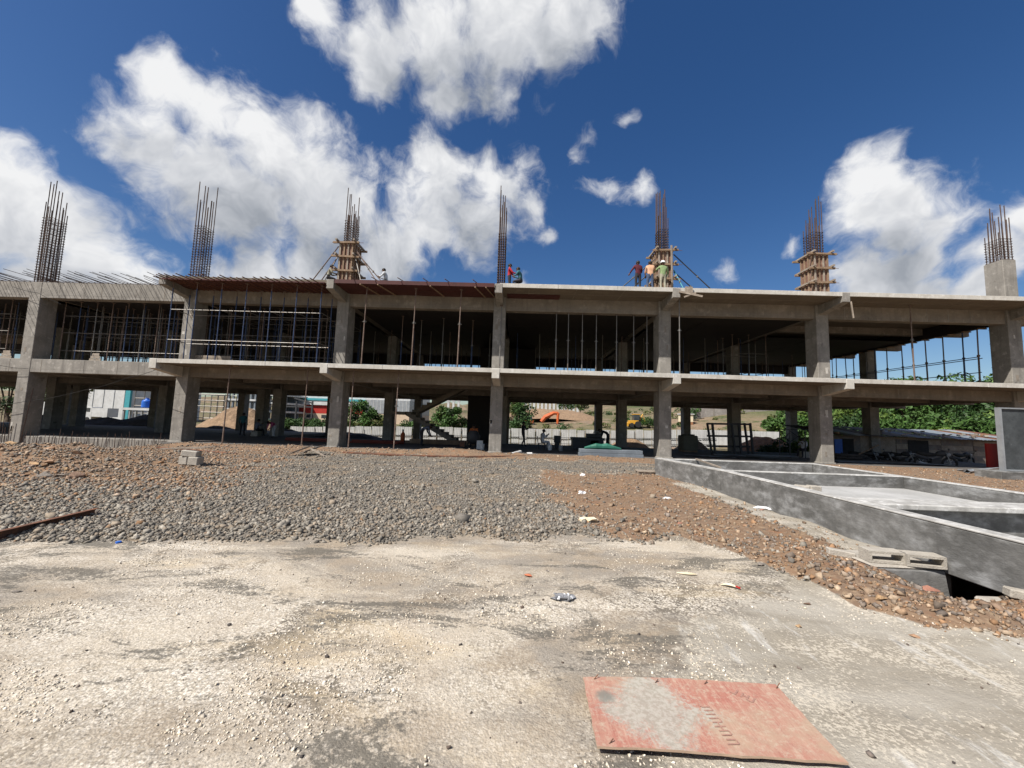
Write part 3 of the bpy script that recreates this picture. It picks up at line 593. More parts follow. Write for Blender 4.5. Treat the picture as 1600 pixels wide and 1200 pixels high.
# slab bars projecting over the edge beam of the left wing
for k in range(58):
    x = -30.2+k*.197+random.uniform(-.05, .05)
    if abs(x-CX[0]) < .4: continue
    y1 = D0-random.uniform(.8, 1.95); zz = Z2-.02+random.uniform(-.03, .05)
    bar_to(bld, (x, D0+.6, zz), (x+random.uniform(-.1, .1), y1, zz+random.uniform(-.05, .09)), .014)
for k in range(3):
    y = D0+.15+k*.03; bar_to(bld, (-29.6+random.uniform(-.6, .6), D0-.15*k+.3, Z2+.03), (-19.2+random.uniform(-1.2, .1), D0-.15*k+.3, Z2+.04), .011)
# hooks and dowels along the plinth beam
for k in range(46):
    x = -26.9+k*.172+random.uniform(-.05, .05)
    bar_to(bld, (x, D0+.06+random.uniform(-.04, .03), -.75), (x+random.uniform(-.12, .12), D0+.05+random.uniform(-.1, .05), random.choice((.12, .2, .35))+random.uniform(-.1, .15)), .012)
for k in range(9): bar_to(bld, (-28.9+k*.17, D0-.1, -1.6), (-28.9+k*.17+random.uniform(-.05, .05), D0-.15, random.uniform(.3, 2.6)), .018)
bar_to(bld, (-26.75, D0-.25, -.9), (-26.35, D0-.3, 2.65), .02)

# ------------------------------------------------------------------ roof shuttering of dark red plywood under the uncovered bays
def ply_deck(name, x0, x1, y0, y1, z, label, nx_, ny_, m='deck_ply', joists=True):
    root = empty(name, ((x0+x1)/2, y0, z), label, 'formwork')
    xs = np.linspace(x0, x1, nx_+1); ys = np.linspace(y0, y1, ny_+1)
    for i in range(nx_):
        for j in range(ny_):
            dz = random.uniform(-.008, .008)
            MB().box(xs[i]+.004, xs[i+1]-.004, ys[j]+.004, ys[j+1]-.004, z-.018+dz, z+dz).obj('plywood_sheet', M[m], root)
    return root
dA = ply_deck('plywood_deck', CX[1]-.15, CX[2]-.25, EDGEY-.12, D0+.06, Z2-.215, 'dark red plywood roof shuttering bristling with projecting pipes, bay right of the second rebar cage', 4, 2)
for k in range(27):
    x = CX[1]-.2+k*.315+random.uniform(-.06, .06); y0 = EDGEY-random.uniform(.42, .9)
    zz = Z2-.255-random.uniform(0, .01); MB().tube((x-.12, y0, zz+.02+random.uniform(0, .03)), (x+.25, D0+.02, zz), .026, 6).obj('joist_pipe', M['rust_steel'], dA)
MB().box(CX[1]-.15, CX[2]-.25, EDGEY-.13, EDGEY-.105, Z2-.26, Z2-.19).obj('edge_board', M['deck_ply'], dA)
dB = ply_deck('plywood_deck', CX[2]+.25, CX[3]-.22, EDGEY-.10, D0+.06, Z2-.215, 'smooth dark red plywood roof shuttering in the bay with the three rusty props', 4, 2)
for k, x in enumerate((-8.2, -7.3, -4.6, -2.3, -1.75)): MB().bar((x-.1, EDGEY-.15, Z2-.265), (x+.3, D0, Z2-.265), .06, .05).obj('joist', M['timber'], dB)
MB().box(CX[2]+.25, CX[3]-.22, EDGEY-.115, EDGEY-.09, Z2-.23, Z2-.03).obj('edge_board', M['deck_ply'], dB)
for k in range(6):
    x = -8.9+k*1.3+random.uniform(-.3, .3); MB().tube((x, EDGEY-.35, Z2+.05), (x+.35, EDGEY+.5, Z2-.0), .02, 6).obj('loose_bar', M['rust_steel'], dB)
dC = empty('plywood_strip', (.5, 21.2, Z2-.3), 'leftover dark red plywood strip under the pale roof slab', 'formwork')
MB().box(-.8, 2.05, 20.95, D0+.09, Z2-.235, Z2-.214).obj('plywood_sheet', M['deck_ply'], dC)
# dark decking still propped under the rest of the roof
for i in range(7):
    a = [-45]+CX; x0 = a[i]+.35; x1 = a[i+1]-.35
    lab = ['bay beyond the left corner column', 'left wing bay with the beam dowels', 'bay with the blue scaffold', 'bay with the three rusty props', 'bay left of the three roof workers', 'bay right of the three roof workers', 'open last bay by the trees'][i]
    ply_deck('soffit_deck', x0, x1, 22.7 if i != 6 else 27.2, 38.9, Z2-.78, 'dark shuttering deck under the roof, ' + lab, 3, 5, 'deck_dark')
# right end edge formwork beam with packing strips
eb = empty('edge_formwork', (26.2, 23, 7.7), 'dark edge formwork with timber packers along the open right end of the roof', 'formwork')
MB().box(26.05, 26.35, 22.6, 39.0, 7.80, 8.5).obj('side_board', M['deck_dark'], eb)
for k in range(20): MB().bar((25.95, 22.8+k*.8, 7.765), (26.42, 22.8+k*.8, 7.765), .09, .06).obj('packer', M['timber'], eb)

# ------------------------------------------------------------------ adjustable steel props
def make_prop(kind, H, label, group, thin=1.0):
    r = empty('steel_prop', (0, 0, 0), label, 'prop', group); a = M['prop_'+kind]; s = H*.56
    MB().tube((0, 0, .01), (0, 0, s), .034*thin, 8).obj('outer_tube', a, r)
    MB().tube((0, 0, s-.02), (0, 0, H-.01), .026*thin, 8).obj('inner_tube', M['prop_rusty'] if kind != 'galv' else a, r)
    MB().lathe((0, 0, s-.06), [(.05, 0), (.05, .11)], 8).tube((-.11, 0, s-.02), (.11, 0, s-.02), .012, 5).obj('collar', M['prop_galv'], r)
    MB().box(-.075, .075, -.075, .075, 0, .012).obj('base_plate', M['prop_rusty'], r)
    MB().box(-.08, .08, -.08, .08, H-.014, H).obj('head_plate', M['prop_rusty'], r)
    return r
def put(proto, p, z0, H, H0, label, group, tilt=0.0, tilty=0.0):
    o = copy_tree(proto); o.location = (p[0], p[1], z0); o.scale = (1, 1, H/H0); o.rotation_euler = (tilty, tilt, 0); o['label'] = label; o['group'] = group; return o
protos = {k: make_prop(k, 4.0, 'steel prop', 'props') for k in ('rusty', 'blue', 'galv')}
# under the cantilever of the first floor, standing on the rubble
for (x, yb, lab) in ((347, 695, 'long rusty prop standing on the rubble right of the second front column'), (471, 697, 'long rusty prop on the rubble left of the third front column'),
                     (544, 700, 'long rusty prop on the rubble just right of the third front column'), (615, 704, 'long rusty prop on the rubble before the staircase')):
    p = PY(x, yb, 20.45); z0 = float(height(p.x, 20.45)); put(protos['rusty'], (p.x, 20.45), z0-.03, Z1-.235-z0+.03, 4.0, lab, 'props under the lower cantilever', .008)
    tb = empty('head_timber', (p.x, 20.45, Z1-.22), 'short packer atop the ' + lab.replace('long rusty ', '').replace(' standing', '').replace(' on the rubble', ''), 'timber'); MB().box(p.x-.45, p.x+.45, 20.4, 20.5, Z1-.234, Z1-.206).obj('board', M['timber'], tb)
# upper storey, under the roof cantilever
for (x, lab) in ((565, 'rusty prop under the red roof shuttering, nearest the third column'), (643, 'rusty prop under the red roof shuttering, middle of three'), (715, 'rusty prop under the red roof shuttering, third of three'),):
    p = PY(x, 560, 20.4); put(protos['rusty'], (p.x, 20.4), Z1, Z2-.235-Z1, 4.0, lab, 'props under the upper cantilever', .01)
p = PY(1062, 560, 20.5); put(protos['galv'], (p.x, 20.5), Z1, Z2-.21-Z1, 4.0, 'grey prop under the roof slab beside the broken beam end', 'props under the upper cantilever')
p = PY(1427, 560, 21.2); put(protos['rusty'], (p.x, 21.2), Z1, Z2-.21-Z1, 4.0, 'lone prop under the roof slab of the open last bay', 'props under the upper cantilever')
p = PY(778, 560, 21.35); put(protos['galv'], (p.x+.1, 21.35), Z1, Z2-.76-Z1, 4.0, 'thin pale prop standing against the middle column upstairs', 'props under the upper cantilever')
for k, x in enumerate((868, 887, 909, 931, 963, 990, 1011)):
    p = PY(x, 560, 21.95); put(protos['galv'], (p.x, 21.85+.02*k), Z1, Z2-.94-Z1, 4.0, 'grey prop under the front roof beam, ' + ('first', 'second', 'third', 'fourth', 'fifth', 'sixth', 'seventh')[k] + ' from the middle column', 'props under the front roof beam')
for k, x in enumerate((626, 689, 735, 650)):
    p = PY(x, 560, 24.0); put(protos['blue' if k % 2 == 0 else 'galv'], (p.x, 24.+.3*k), Z1, Z2-.80-Z1, 4.0, 'dim prop behind the three rusty props upstairs, ' + ('by the dark opening', 'before the stair head', 'near the middle column', 'before the far opening')[k], 'props behind the rusty props')
for o in list(protos.values()):
    for c in list(o.children): bpy.data.objects.remove(c)
    bpy.data.objects.remove(o)
# the crowd of props deeper inside: one mesh shared by all
def simple_prop(m):
    mb = MB().tube((0, 0, 0), (0, 0, .56), .034, 6).tube((0, 0, .55), (0, 0, 1), .026, 6).tube((0, 0, .54), (0, 0, .57), .055, 6).box(-.08, .08, -.08, .08, 0, .004)
    o = mb.obj('steel_prop', m); d = o.data; bpy.data.objects.remove(o); return d
SP = [simple_prop(M['prop_rusty']), simple_prop(M['prop_blue']), simple_prop(M['prop_galv'])]
a = [-36.2]+CX
ORD = ['first', 'second', 'third', 'fourth', 'fifth', 'sixth', 'seventh', 'eighth', 'ninth', 'tenth', 'eleventh', 'twelfth', 'thirteenth', 'fourteenth', 'fifteenth', 'sixteenth', 'seventeenth']
BAYL = ['left edge bay', 'left wing bay', 'blue scaffold bay', 'rusty prop bay', 'bay left of the roof workers', 'bay right of the roof workers', 'last open bay']
for i in range(7):
    for rowi, Y in enumerate((23.4, 25.2, 28.5, 33, 37.8) if i < 3 else (28.0, 33.0, 36.6, 38.6)):
        n = 7 if Y < 30 and i < 3 else 6
        for k in range(n):
            x = a[i]+.9+(a[i+1]-a[i]-1.8)*k/(n-1)+random.uniform(-.25, .25)
            if i == 6 and Y < 30: continue
            o = bpy.data.objects.new('steel_prop', SP[(k+i) % 3]); COL.objects.link(o); o.location = (x, Y+random.uniform(-.3, .3), Z1); o.scale = (1, 1, Z2-.80-Z1); o.rotation_euler = (random.uniform(-.012, .012), random.uniform(-.012, .012), 0)
            tag(o, 'dim prop upstairs in the %s, %s row, %s from left' % (BAYL[i], ORD[rowi], ORD[k]), 'prop', 'props deep in the ' + BAYL[i])
for k in range(17):
    y = 22.9+k*.93; o = bpy.data.objects.new('steel_prop', SP[k % 3]); COL.objects.link(o); o.location = (26.0+random.uniform(-.15, .15), y, Z1); o.scale = (1.25, 1.25, 7.76-Z1); o.rotation_euler = (random.uniform(-.02, .02), random.uniform(-.015, .015), 0)
    tag(o, '%s steel prop from the corner column in the row along the open right end' % ORD[k], 'prop', 'props along the open right end')
rl = empty('scaffold_rail', (25.8, 23, 5.3), 'pair of scaffold ledger pipes tying the props along the open right end', 'scaffold')
for z, dx in ((5.25, 0), (6.05, .1), (6.12, -.1), (4.75, .1)): MB().tube((25.85+dx, 22.7, z), (25.95+dx, 38.5, z+.03), .024, 6).obj('ledger', M['prop_galv'], rl)

# ------------------------------------------------------------------ system scaffold in the left bays
def scaffold(x0, nx_, dx, y0, ny_, dy, z0, z1, levels, label, mats):
    root = empty('scaffold', (x0, y0, z0), label, 'scaffold')
    for i in range(nx_):
        for j in range(ny_):
            x = x0+i*dx+random.uniform(-.03, .03); y = y0+j*dy
            mb = MB().tube((x, y, z0+.02), (x, y, z1), .026, 7)
            for z in np.arange(z0+.3, z1-.3, .5): mb.tube((x, y, z), (x, y, z+.05), .036, 6)
            s = mb.obj('standard', mats[(i+j) % len(mats)], root)
            MB().tube((x, y, z1-.02), (x, y, z1+.35), .018, 6).box(x-.07, x+.07, y-.07, y+.07, z1+.33, z1+.345).obj('u_head', M['prop_rusty'], s)
            MB().box(x-.07, x+.07, y-.07, y+.07, z0, z0+.012).obj('base_plate', M['prop_rusty'], s)
    for z in levels:
        for j in range(ny_):
            for i in range(nx_-1): MB().tube((x0+i*dx, y0+j*dy, z), (x0+(i+1)*dx, y0+j*dy, z), .021, 6).obj('ledger', M['prop_galv'], root)
        for i in range(nx_):
            for j in range(ny_-1): MB().tube((x0+i*dx, y0+j*dy, z+.04), (x0+i*dx, y0+(j+1)*dy, z+.04), .021, 6).obj('transom', M['prop_galv'], root)
    return root
scaffold(CX[1]+.15, 7, 1.32, 20.25, 2, 1.15, Z1, Z2-.62, (5.35, 6.95), 'blue cup lock scaffold standing on the first floor cantilever under red shuttering', [M['prop_blue']])
scaffold(CX[1]+.5, 9, .95, 22.9, 3, 1.3, Z1, Z2-1.2, (5.0, 6.2, 7.2), 'second dim row of scaffold behind the blue scaffold', [M['prop_blue'], M['prop_rusty']])
scaffold(CX[0]+.7, 9, .93, 22.6, 3, 1.25, Z1, Z2-1.2, (4.95, 6.0, 7.0), 'rusty and blue scaffold filling the left wing bay upstairs', [M['prop_rusty'], M['prop_blue'], M['prop_galv']])
scaffold(-35, 5, 1.3, 22.5, 2, 1.2, Z1, Z2-1.2, (4.95, 6.0, 7.0), 'rusty scaffold upstairs left of the corner column', [M['prop_rusty'], M['prop_galv']])
scaffold(11.9+2.0, 3, 1.1, 26.2, 2, 1.2, Z1, Z2-1.2, (5.3, 6.6), 'dim scaffold tower upstairs left of the sixth column', [M['prop_rusty'], M['prop_galv']])
for (x0, x1, z0, y, lab) in ((140, 158, 4.3, 22.3, 'small plank barrier on the left wing first floor'), (300, 366, 4.3, 21.9, 'long weathered plank barrier behind the blue scaffold'), (0, 18, 4.3, 22.2, 'plank barrier at the far left of the first floor')):
    p0 = PY(x0, 558, y); p1 = PY(x1, 558, y); r = empty('plank_barrier', ((p0.x+p1.x)/2, y, Z1), lab, 'barrier')
    for k in range(3): MB().bar((p0.x+.05*k, y+.02*k, Z1+.12+.16*k), (p1.x-.08*k, y+.02*k, Z1+.12+.16*k), .03, .145).obj('plank', M['timber_grey'], r)

# ------------------------------------------------------------------ column shutters on the roof
def column_form(x, label, w=.78, dp=1.02, z0=Z2, z1=11.45, levels=4, struts=True, ply='form_ply', skew=0.0):
    y0 = D0-.06; y1 = y0+dp; r = empty('column_shutter', (x, (y0+y1)/2, z0), label, 'formwork'); x0, x1 = x-w/2, x+w/2
    for nm, bx in (('front_panel', (x0, x1, y0, y0+.02)), ('back_panel', (x0, x1, y1-.02, y1)), ('side_panel', (x0, x0+.02, y0+.021, y1-.021)), ('side_panel', (x1-.02, x1, y0+.021, y1-.021))):
        MB().box(*bx, z0+.01, z1).obj(nm, M[ply], r)
    for k in range(4):                                    # upright battens on the faces we see
        xx = x0+.05+(w-.1)*k/3; MB().box(xx-.04, xx+.04, y0-.055, y0-.002, z0+.01, z1-random.uniform(0, .08)).obj('batten', M['timber' if k % 2 else 'timber_grey'], r)
    for s in (-1, 1):
        for k in range(4):
            yy = y0+.08+(dp-.16)*k/3; xa = x0-.055 if s < 0 else x1+.002; MB().box(xa, xa+.053, yy-.04, yy+.04, z0+.01, z1-.03).obj('batten', M['timber'], r)
    for k in range(levels):                               # clamps: pairs of walers with overlapping ends
        z = z0+.22+(z1-z0-.32)*k/(levels-1)
        e = random.uniform(.28, .42); t = random.uniform(-.03, .03)
        MB().bar((x0-e, y0-.105, z+t), (x1+e, y0-.105, z-t), .09, .10).obj('waler', M['timber'], r)
        MB().bar((x0-e, y1+.065, z-t), (x1+e, y1+.065, z+t), .09, .10).obj('waler', M['timber'], r)
        for s in (-1, 1):
            xx = x0-.105 if s < 0 else x1+.105; MB().bar((xx, y0-.3, z+.105), (xx, y1+.3, z+.10), .09, .09).obj('waler', M['timber_grey'], r)
        MB().tube((x0-.45, y0-.02, z+.02), (x1+.55, y0-.02, z+.03), .012, 5).obj('tie_rod', M['rust_steel'], r)
    if struts:
        for (dx, dy, zt, m) in struts:
            sx = 1 if dx > 0 else -1; a_ = (x+sx*(w/2+.12), y0+.1, zt); b_ = (x+dx, y0+dy, z0+.03)
            s = MB().tube(a_, b_, .030, 6).obj('raking_strut', M[m], r)
            mid = Vector(a_).lerp(Vector(b_), .5); MB().tube(mid-Vector((.0, .0, .05)), mid+Vector((0, 0, .05)), .05, 6).obj('collar', M['prop_galv'], s)
    return r
column_form(CX[2], 'stained timber column shutter with steel raking props on both sides', struts=[(-2.3, .3, 11.2, 'prop_rusty'), (-1.9, .5, 10.6, 'prop_rusty'), (-1.25, -.1, 10.6, 'prop_galv'), (2.5, .3, 10.9, 'prop_rusty'), (2.15, -.2, 11.0, 'prop_rusty'), (1.15, -.3, 10.5, 'prop_galv')])
column_form(CX[4], 'timber column shutter with long black props where three workers stand', struts=[(-2.9, .2, 10.9, 'dark_metal'), (-2.3, .6, 10.4, 'dark_metal'), (3.1, .1, 11.2, 'dark_metal'), (2.5, .5, 10.2, 'dark_metal'), (.95, -.5, 10.3, 'teal_paint')])
column_form(CX[5], 'timber column shutter without props left of the large right cloud', struts=None, levels=4)
# upright plank beside the fifth column shutter
bp = empty('upright_plank', (8.2, 21.3, Z2), 'pale plank standing upright at the three workers shutter', 'plank'); MB().bar((8.16, 21.32, Z2), (8.14, 21.38, 11.6), .09, .05).obj('board', M['timber_grey'], bp)
# broken boards at the ends of the roof cantilever beams
b1 = empty('beam_end_boards', (8.3, 19.9, 8.3), 'splayed shutter boards left on the roof beam end below the three workers', 'boards')
MB().bar((7.95, 19.92, 8.50), (9.05, 19.75, 8.22), .04, .10).obj('board', M['timber_grey'], b1); MB().bar((8.2, 19.93, 8.22), (8.75, 19.8, 8.42), .04, .08).obj('board', M['timber_grey'], b1); MB().box(8.25, 8.62, 19.86, 19.9, 8.42, 8.75).obj('board', M['timber_grey'], b1)
b2 = empty('beam_end_boards', (16.6, 19.9, 8.0), 'loose pale batten hanging from the roof beam end above the sixth column', 'boards')
MB().bar((16.50, 19.9, 8.2), (16.57, 19.88, 7.35), .07, .05).obj('board', M['timber_grey'], b2)

# ================================================================== sunken tank with upstand walls
tank = empty('concrete_tank', (7.5, 8.5, 0), 'rectangular dark plastered tank walls with pale top edges right of the rubble', 'tank')
def twall(x0, x1, y0, y1, z0=-.9, z1=.60, top=True):
    MB().box(x0, x1, y0, y1, z0, z1-.03).obj('wall', M['tank_plaster'], tank, bevel=.012)
    if top: MB().box(x0-.004, x1+.004, y0-.004, y1+.004, z1-.03, z1).obj('wall_top', M['tank_top'], tank, bevel=.01)
twall(5.2, 5.40, 2.0, 10.5, 0.0)
for z0_, z1_, nm_, m_, e_ in ((-.9, .57, 'wall', 'tank_plaster', 0), (.57, .60, 'wall_top', 'tank_top', .004)): MB().prism([(5.2-e_, 10.505), (5.4+e_, 10.505), (4.92+e_, 13.9), (4.68-e_, 13.9)], 2, z0_, z1_).obj(nm_, M[m_], tank, recalc=True)
for y0_, y1_ in ((2.0, 4.4), (5.24, 10.5)): MB().box(5.203, 5.397, y0_, y1_, -.9, -.002).obj('footing', M['tank_plaster'], tank)
twall(4.97, 9.70, 13.50, 13.70)
twall(9.71, 9.92, 10.63, 13.75)
twall(5.41, 9.92, 10.42, 10.62)
twall(9.72, 9.92, 2.0, 10.41)
MB().box(5.41, 9.71, 6.45, 6.65, -.9, .50).obj('wall', M['tank_plaster'], tank, bevel=.012)
MB().box(5.41, 9.71, 6.28, 6.82, .52, .60).obj('wall_top', M['tank_top'], tank, bevel=.012)
MB().box(5.41, 9.71, 6.66, 10.41, .10, .30).obj('floor', M['screed'], tank)
MB().box(5.41, 9.71, 10.63, 13.54, .05, .22).obj('floor', M['screed'], tank)
MB().box(5.41, 9.71, 2.0, 6.44, .0, .14).obj('floor', M['screed'], tank)
MB().bar((5.9, 13.5, .63), (5.45, 11.0, .615), .05, .04).obj('batten', M['timber_grey'], tank)
for k in range(5): MB().obox((5.62+.28*k, 9.3+.02*k, .37), (.26, .18, .13), (0, .05, random.uniform(-.3, .3))).obj('mortar_lump', M['block'], tank, bevel=.02)
# inspection chamber beside the wall
ch = empty('inspection_chamber', (4.6, 5.4, 0), 'low sloping plastered chamber against the tank wall with blocks on top', 'chamber')
MB().prism([(5.0, -.6), (5.09, .03), (5.76, .03), (5.76, -.6)], 0, 4.34, 5.19).obj('body', M['tank_plaster'], ch, bevel=.015, recalc=True)
MB().box(4.36, 5.19, 5.11, 5.74, .032, .06).obj('top', M['block'], ch, bevel=.012)
MB().box(4.78, 5.19, 4.30, 4.44, -.4, .01).obj('kerb', M['block'], ch, bevel=.02)

# ================================================================== small things in the foreground
def gz(x, y): return float(height(np.array([x]), np.array([y]))[0])
def print_material(name, base, marks):
    m = bpy.data.materials.new(name); m.use_nodes = True; return m
def plywood_board():
    a = PZ(911, 1056, .04); r = empty('plywood_board', (1.1, 2.52, .02), 'faded red plywood sheet stained with cement lying on the pale dust', 'board')
    m = bpy.data.materials.new('red_ply'); m.use_nodes = True; nt = m.node_tree; L = nt.links; bs = nt.nodes['Principled BSDF']; bs.inputs['Roughness'].default_value = .8; bs.inputs['Specular IOR Level'].default_value = .25
    tc = N(nt, 'ShaderNodeTexCoord').outputs['Object']
    def noise(sc, det=6, ro=.6, st=(1,1,1)):
        mp = N(nt, 'ShaderNodeMapping'); mp.inputs['Scale'].default_value = st; L.new(tc, mp.inputs[0]); n = N(nt, 'ShaderNodeTexNoise'); n.inputs['Scale'].default_value = sc; n.inputs['Detail'].default_value = det; n.inputs['Roughness'].default_value = ro; L.new(mp.outputs[0], n.inputs['Vector']); return n.outputs['Fac']
    def ramp(f, lo, hi):
        x = N(nt, 'ShaderNodeMapRange', interpolation_type='SMOOTHSTEP'); L.new(f, x.inputs[0]); x.inputs[1].default_value = lo; x.inputs[2].default_value = hi; return x.outputs[0]
    def mix(f, a, b):
        x = N(nt, 'ShaderNodeMix', data_type='RGBA')
        for s, val in ((0, f), (6, a), (7, b)):
            if isinstance(val, (tuple, list)): x.inputs[s].default_value = (*val, 1)
            else: L.new(val, x.inputs[s])
        return x.outputs[2]
    c = mix(ramp(noise(3, 6), .35, .65), (.335, .135, .10), (.36, .20, .145)); c = mix(ramp(noise(4, 7, .7, (6, .8, 1)), .45, .7), c, (.42, .255, .19))
    c = mix(math_n(nt, 'MULTIPLY', ramp(noise(26, 7, .78, (5, .35, 1)), .5, .68), .8), c, (.25, .095, .075)); c = mix(math_n(nt, 'MULTIPLY', ramp(noise(2.3, 7, .7), .48, .64), .65), c, (.35, .265, .185))
    c = mix(math_n(nt, 'MULTIPLY', ramp(noise(28, 7, .8), .46, .66), .6), c, (.43, .36, .27))
    sx = N(nt, 'ShaderNodeSeparateXYZ'); L.new(tc, sx.inputs[0])
    cem = math_n(nt, 'ADD', math_n(nt, 'SUBTRACT', 1.05, math_n(nt, 'ADD', math_n(nt, 'ABSOLUTE', math_n(nt, 'MULTIPLY_ADD', sx.outputs[0], 3.0, .82)), math_n(nt, 'MULTIPLY', math_n(nt, 'ABSOLUTE', math_n(nt, 'MULTIPLY_ADD', sx.outputs[1], 2.6, .18)), .9))), math_n(nt, 'MULTIPLY_ADD', noise(4.5, 7, .65), 1.6, -.8))
    c = mix(math_n(nt, 'MULTIPLY', ramp(math_n(nt, 'ADD', cem, math_n(nt, 'MULTIPLY_ADD', noise(38, 7, .85), 2.2, -1.1)), -.05, .45), .85), c, mix(ramp(noise(40, 4, .7), .4, .6), (.28, .265, .22), (.37, .355, .305)))
    dk = math_n(nt, 'ADD', math_n(nt, 'MULTIPLY', math_n(nt, 'POWER', math_n(nt, 'MULTIPLY_ADD', sx.outputs[0], 14., 7.5), 2.), 1.), math_n(nt, 'POWER', math_n(nt, 'MULTIPLY_ADD', sx.outputs[1], 13., -.5), 2.))
    c = mix(math_n(nt, 'MULTIPLY', math_n(nt, 'SUBTRACT', 1., ramp(math_n(nt, 'ADD', dk, noise(25)), .55, 1.5)), .8), c, (.15, .15, .13))
    L.new(c, bs.inputs['Base Color']); b = N(nt, 'ShaderNodeBump'); b.inputs['Strength'].default_value = .3; b.inputs['Distance'].default_value = .004; L.new(noise(70, 5, .7), b.inputs['Height']); L.new(b.outputs[0], bs.inputs['Normal'])
    # sheet, gently warped
    P = [PZ(911, 1056, .045), PZ(1212, 1068, .05), PZ(1325, 1188, .045), PZ(933, 1166, .05)]; P = [Vector((p.x, p.y, 0)) for p in P]
    n = 12; vs = []
    for j in range(n+1):
        for i in range(n+1):
            u, v = i/n, j/n; p = P[0].lerp(P[1], u).lerp(P[3].lerp(P[2], u), v); z = .042+.012*sin(u*3.0)*(1-v)+.010*v*cos(u*2.5)+.008*random.uniform(-.15, .15); p = p+Vector((random.uniform(-.004, .004), random.uniform(-.005, .005), 0))*(1 if (i in (0, n) or j in (0, n)) else 0)
            vs.append((p.x, p.y, z))
    top = [Vector(v) for v in vs]; bot = [v-Vector((0, 0, .012)) for v in top]; W_ = n+1; fs = []; ns = len(top)
    for j in range(n):
        for i in range(n):
            q = (j*W_+i, (j+1)*W_+i, (j+1)*W_+i+1, j*W_+i+1); fs.append(q); fs.append(tuple(ns+t for t in reversed(q)))
    ring = [i for i in range(W_)]+[j*W_+n for j in range(1, W_)]+[n*W_+i for i in range(n-1, -1, -1)]+[j*W_ for j in range(n-1, 0, -1)]
    ef = [(ring[k], ring[(k+1) % len(ring)], ns+ring[(k+1) % len(ring)], ns+ring[k]) for k in range(len(ring))]
    mb = MB().add(top+bot, fs, 0); b0 = len(mb.v); mb.f += ef; mb.m += [1]*len(ef)
    sheet = mb.obj('sheet', [m, M['ply_edge']], r, recalc=True)
    # faint, worn stencil strokes running up the sheet
    def zat(x, y):
        u_ = min(1, max(0, (x-P[0].x)/(P[1].x-P[0].x))); w_ = min(1, max(0, (P[0].y-y)/(P[0].y-P[3].y))); return .042+.012*sin(u_*3.0)*(1-w_)+.010*w_*cos(u_*2.5)+.0028
    def strokes(x0, y0, x1, y1, n_, wid, seed):
        rr = random.Random(seed); a, b_ = PZ(x0, y0, .05), PZ(x1, y1, .05); d = b_-a; d.z = 0; st_ = d.length/n_; d.normalize(); sd_ = Vector((-d.y, d.x, 0)); mb_ = MB()
        def q(c_, l_, w_, t_):
            ax = d*t_+sd_*(1-t_); ax.normalize(); pr_ = Vector((-ax.y, ax.x, 0)); pts_ = [c_-ax*l_/2-pr_*w_/2, c_+ax*l_/2-pr_*w_/2, c_+ax*l_/2+pr_*w_/2, c_-ax*l_/2+pr_*w_/2]; mb_.add([(p_.x, p_.y, zat(p_.x, p_.y)) for p_ in pts_], [(0, 1, 2, 3)])
        for k in range(n_):
            c_ = a+d*st_*(k+.5); q(c_+sd_*rr.uniform(-.06, .06)*wid, wid*rr.uniform(.75, 1.0), st_*.30, 0)
            if rr.random() < .75: q(c_+d*st_*.5+sd_*wid*rr.choice((-.42, 0, .42)), st_*.8, st_*.26, 1)
        mb_.obj('stencil_print', M['stencil_ink'], sheet, recalc=True)
    strokes(1150, 1165, 1100, 1102, 10, .066, 2); strokes(1182, 1096, 1146, 1080, 4, .06, 3)
    for (x, y) in ((928, 1060), (1022, 1068), (1099, 1070), (1213, 1074), (950, 1163)):
        p = PZ(x, y, .05); MB().tube((p.x, p.y, .045), (p.x+.03, p.y+.015, .068), .003, 5).obj('bent_nail', M['rust_steel'], sheet)
mat('ply_edge', [(.42,.30,.21),(.34,.24,.17)], scale=8, fine=60, stretch=(1,1,12))
mat('stencil_ink', [(.275,.15,.12),(.345,.195,.145),(.235,.135,.112)], scale=45, fine=80, fine_amt=.3, bump=0)
plywood_board()

mat('clay', [(.52,.17,.08),(.44,.14,.07)], scale=12); mat('cream', [(.62,.52,.34),(.70,.62,.46)], scale=10, fine=40); mat('ash', [(.16,.16,.165),(.27,.27,.28),(.09,.09,.095)], scale=18, fine=60, fine_amt=.4, bump=.5, bump_scale=60)
mat('paper', [(.78,.78,.77),(.66,.66,.66)], scale=9, fine=30, fine_amt=.08, bump=.15, bump_scale=20)
def leafy(name, px, py, w, l, ang, m, label, cat, curl=.02, tip=None):
    p = PZ(px, py, 0); z = gz(p.x, p.y); r = empty(name, (p.x, p.y, z), label, cat); n = 10; vs = []; fs = []
    for i in range(n+1):
        u = i/n; hw = w*.5*sin(pi*min(.97, max(.03, u)))**.7
        for s in (-1, 0, 1): vs.append((l*(u-.5), hw*s, curl*(1-abs(2*u-1)**2)*(1 if s == 0 else .6)+.012))
    for i in range(n):
        for k in range(2): fs.append((i*3+k, (i+1)*3+k, (i+1)*3+k+1, i*3+k+1))
    mb = MB(); R = Matrix.Rotation(ang, 3, 'Z'); mb.add([R @ Vector(v)+Vector((p.x, p.y, z)) for v in vs], fs)
    o = mb.obj('body', m, r); sd = o.modifiers.new('s', 'SOLIDIFY'); sd.thickness = .004
    if tip: 
        c = R @ Vector((l*.45, 0, .02)); MB().obox(c+Vector((p.x, p.y, z)), (.045, .028, .010), (0, .2, ang)).obj('red_end', M[tip], r)
    return r
leafy('clay_shard', 825, 901, .055, .09, -.5, M['clay'], 'small orange oval clay shard on the pale dust', 'shard', .012)
leafy('wrapper', 1140, 918, .05, .17, -.5, M['cream'], 'twisted cream and red wrapper on the dust near the rubble', 'wrapper', .03, 'red_paint')
